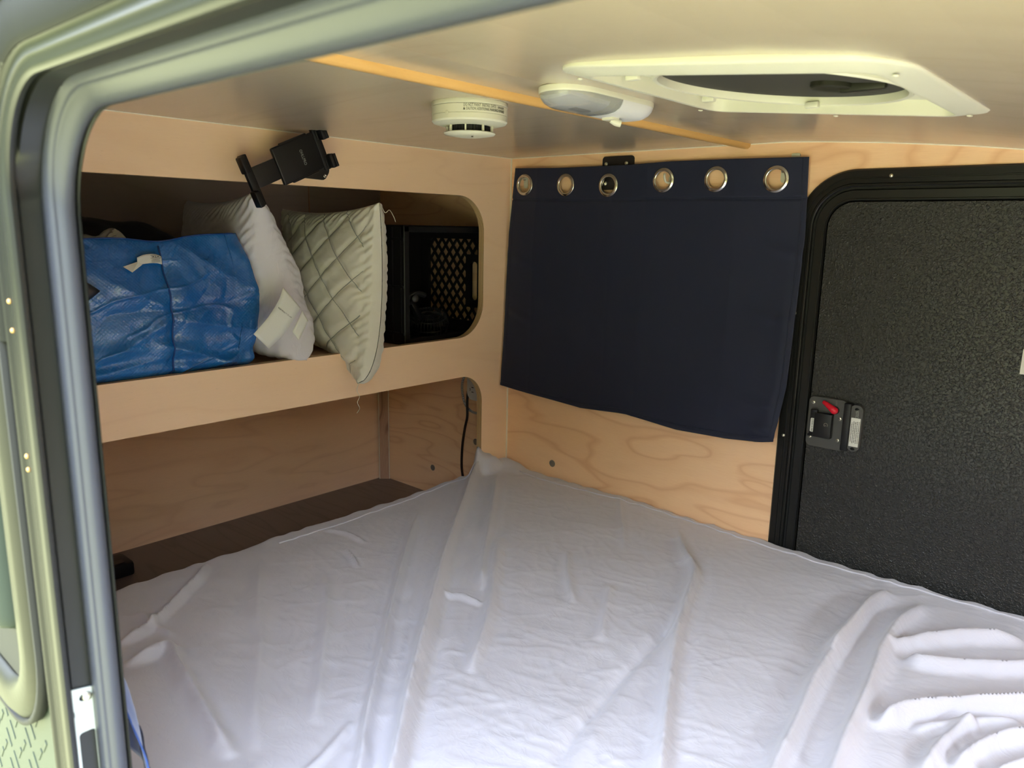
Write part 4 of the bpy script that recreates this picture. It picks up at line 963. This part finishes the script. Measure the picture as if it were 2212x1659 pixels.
# ------------------------------------------------------------------ mattress and sheet
mt = root('mattress', (.9, -.69, .147), 'low white mattress filling the sleeping platform under the white sheet', 'mattress')
bm = BM(); box(bm, (.98, -.697, .223), (1.93, 1.345, .150), None, .03, 4); put('core', bm, 'mattress', mt, smooth=40)
RG = [(0.020, 0.013, [(-0.066, -0.037), (0.077, -0.221), (0.292, -0.495), (0.448, -0.688), (0.578, -0.84), (0.662, -0.938), (0.732, -1.016), (0.779, -1.069), (.83, -1.14), (.88, -1.25)]), (0.01, 0.01, [(0.072, -0.115), (0.255, -0.333), (0.424, -0.537), (0.508, -0.63)]), (0.012, 0.009, [(0.107, -0.435), (0.242, -0.58), (0.351, -0.698), (0.477, -0.83), (0.597, -0.95), (0.682, -1.037), (0.748, -1.098), (.82, -1.19)]), (0.009, 0.012, [(0.364, -0.425), (0.47, -0.554), (0.559, -0.658), (0.636, -0.763), (0.69, -0.845)]), (0.005, 0.01, [(0.519, -0.379), (0.603, -0.483), (0.669, -0.552)]), (0.004, 0.01, [(0.675, -0.442), (0.733, -0.54), (0.782, -0.625)]), (0.012, 0.012, [(0.625, -0.094), (0.714, -0.223), (0.773, -0.29), (0.827, -0.425), (0.873, -0.538), (0.923, -0.641), (0.971, -0.737), (1.023, -0.84), (1.08, -.96)]), (0.003, 0.009, [(0.422, -0.031), (0.531, -0.185), (0.609, -0.292)]), (0.013, 0.014, [(1.073, -0.091), (1.076, -0.211), (1.079, -0.342), (1.088, -0.431), (1.095, -0.511), (1.114, -0.63), (1.126, -0.722), (1.132, -0.762), (1.15, -.9)]), (0.013, 0.014, [(1.147, -0.093), (1.136, -0.201), (1.14, -0.324), (1.151, -0.407), (1.164, -0.495), (1.171, -0.577), (1.18, -0.659), (1.187, -0.711), (1.2, -.85)]), (0.006, 0.012, [(1.083, -0.082), (1.077, -0.186), (1.085, -0.336), (1.083, -0.417)]), (0.011, 0.012, [(1.147, -0.308), (1.178, -0.248), (1.228, -0.185), (1.307, -0.12)]), (0.011, 0.012, [(1.175, -0.32), (1.203, -0.322), (1.26, -0.278), (1.322, -0.227), (1.42, -.15)]), (0.015, 0.012, [(1.196, -0.548), (1.214, -0.493), (1.26, -0.432), (1.34, -0.347), (1.45, -.25)]), (0.008, 0.01, [(1.233, -0.518), (1.273, -0.464), (1.296, -0.437), (1.346, -0.391)]), (0.010, 0.011, [(1.268, -0.611), (1.272, -0.536), (1.285, -0.469), (1.298, -0.444)]), (0.011, 0.01, [(1.294, -0.564), (1.313, -0.497), (1.351, -0.427), (1.45, -.33)]), (0.010, 0.01, [(1.338, -0.546), (1.362, -0.501), (1.42, -.42)]), (0.009, 0.008, [(0.206, -1.174), (0.2, -1.139), (0.165, -1.084), (0.108, -1.016), (0.07, -0.97), (0.019, -0.93)]), (0.011, 0.011, [(0.284, -1.194), (0.283, -1.159), (0.286, -1.127), (0.356, -1.144), (0.443, -1.161), (0.531, -1.178), (0.602, -1.189)]), (0.005, 0.01, [(0.226, -0.79), (0.358, -0.875), (0.448, -0.943), (0.533, -1.01), (0.614, -1.073)]), (0.004, 0.012, [(0.075, -0.844), (0.237, -0.943), (0.371, -1.016), (0.495, -1.095), (0.609, -1.158)]), (0.004, 0.008, [(0.119, -1.105), (0.186, -1.109), (0.239, -1.101)]), (0.003, 0.006, [(0.695, -1.147), (0.674, -1.084), (0.651, -1.038)]), (0.006, 0.004, [(0.172, -0.7), (0.211, -0.711), (0.256, -0.731)]), (-0.005, 0.012, [(0.919, -0.938), (0.894, -0.838), (0.868, -0.71), (0.85, -0.56), (0.827, -0.425)]), (0.004, 0.006, [(0.043, -0.663), (0.102, -0.643), (0.174, -0.647)]), (0.005, 0.006, [(0.464, -0.686), (0.502, -0.675), (0.546, -0.67)])]
x0, x1, y0, y1, TOP = -.012, 1.965, YN+.004, -.003, .3235
st = .0042; rE = .022; sd_ = .13
def mapax(lo, hi):
    """arc-length samples over the edge: position and drop"""
    s = np.concatenate([-np.linspace(sd_, 0, 30, endpoint=False), np.arange(0, hi-lo, st), (hi-lo)+np.linspace(0, sd_, 30)])
    pos = []; drop = []; L = hi-lo
    for v in s:
        d = min(v, L-v)   # distance inside the edge
        if d >= rE: p = d; z = 0
        elif d > rE-rE*math.pi/2:
            a = (rE-d)/rE; p = rE-rE*math.sin(a); z = rE*(1-math.cos(a))
        else: p = 0; z = rE+(rE-rE*math.pi/2-d)
        pos.append(lo+p if v < L/2 else hi-p); drop.append(z)
    return np.array(pos), np.array(drop)
px_, dx_ = mapax(x0, x1); py_, dy_ = mapax(y0, y1)
X, Y = np.meshgrid(px_, py_, indexing='ij'); DR = np.maximum(dx_[:, None], dy_[None, :]); DR = np.minimum(DR, TOP-.150)
Z = TOP-DR
inn = np.clip(1-DR/.03, 0, 1)
for h, w, pts in RG:
    d, t, s = ridge_d(X, Y, pts)
    fade = np.clip(np.minimum(t, 1-t)*7, 0, 1)**.7
    if pts[0][0] < 0: fade = np.clip((1-t)*7, 0, 1)
    jit = 1+.22*vnoise(t*12, 0*t+h*900, 3)
    ww = w*jit*.86
    Z += 1.75*h*fade*(.8*np.exp(-(d/ww)**2*1.1)+.2*np.exp(-np.abs(d/ww)*1.8))*(.25+.75*inn)
    Z -= h*.22*fade*np.exp(-((d-2.0*w)/(w*.9))**2)*inn
Z += inn*(.0055*fbm(X*2.2, Y*2.2, 101)+.0024*fbm(X*8, Y*8, 105)*(1-.3*inn))
rot = lambda a: (X*math.cos(a)+Y*math.sin(a), -X*math.sin(a)+Y*math.cos(a))
mask = .60+.55*np.clip(.5+1.2*vnoise(X*3.3+4, Y*3.3, 120), 0, 1)
for k_, (a, fx_, fy_, am) in enumerate(((.9, 4, 15, .0016), (-.5, 5, 18, .0013), (.2, 4, 20, .0013), (1.35, 11, 30, .0011), (.35, 10, 34, .0011), (-1.0, 12, 28, .0011), (2.3, 12, 30, .0010))):
    p, q = rot(a); Z += .62*am*mask*inn*crease(p*fx_+1.5*vnoise(X*6, Y*6, 130+k_), q*fy_*.7, 140+k_*3)
# puckers that run in from the far and cabinet edges
Z += .0022*np.exp(-np.abs(Y-y1-.0)/.05)*np.sin(X*95+3*vnoise(X*9, Y*3, 33))*inn+.0020*np.exp(-np.abs(X-x0)/.05)*np.sin(Y*85+3*vnoise(Y*9, X*3, 34))*inn
# gathered corner against the cabinet upright
pk = np.exp(-(((X-.004)/.040)**4+((Y+.100)/.034)**4)); Z += .044*pk
Z += .022*np.exp(-(((X-.04)/.050)**2+((Y+.040)/.034)**2))-.010*np.exp(-(((X-.02)/.010)**2+((Y+.075)/.02)**2))
Z = np.maximum(Z, .1505)
bx = (DR > .02); X2 = X.copy(); Y2 = Y.copy()
push = .004*vnoise(Y*14, Z*18, 202)*np.clip(DR/.02, 0, 1)
X2 += np.where(dx_[:, None] > 0, push, 0)
sh = root('bed_sheet', (.9, -.69, .15), 'wrinkled white bed sheet spread over the whole mattress', 'bed sheet')
put_grid('sheet', np.stack([X2, Y2, Z], 2), 'sheet', sh)
# raised seam piping inside the edge
def sheet_z(x, y):
    i = int(np.argmin(np.abs(px_-x))); j = int(np.argmin(np.abs(py_-y))); return Z[i, j]
bm = BM(); pts = []
for x in np.arange(.10, 1.95, .012):
    y = -.040-.006*math.sin(x*9)-.012*max(0, math.sin(x*4.3+.4)); pts.append((x, y, sheet_z(x, y)+.0006))
tube(bm, pts, .0022, 8)
pts = []
for y in np.arange(-.14, -.78, -.012):
    x = .030+.010*math.sin(y*7); pts.append((x, y, sheet_z(x, y)+.0006))
tube(bm, pts, .0020, 8)
put('seam_piping', bm, 'sheet', sh, smooth=True)
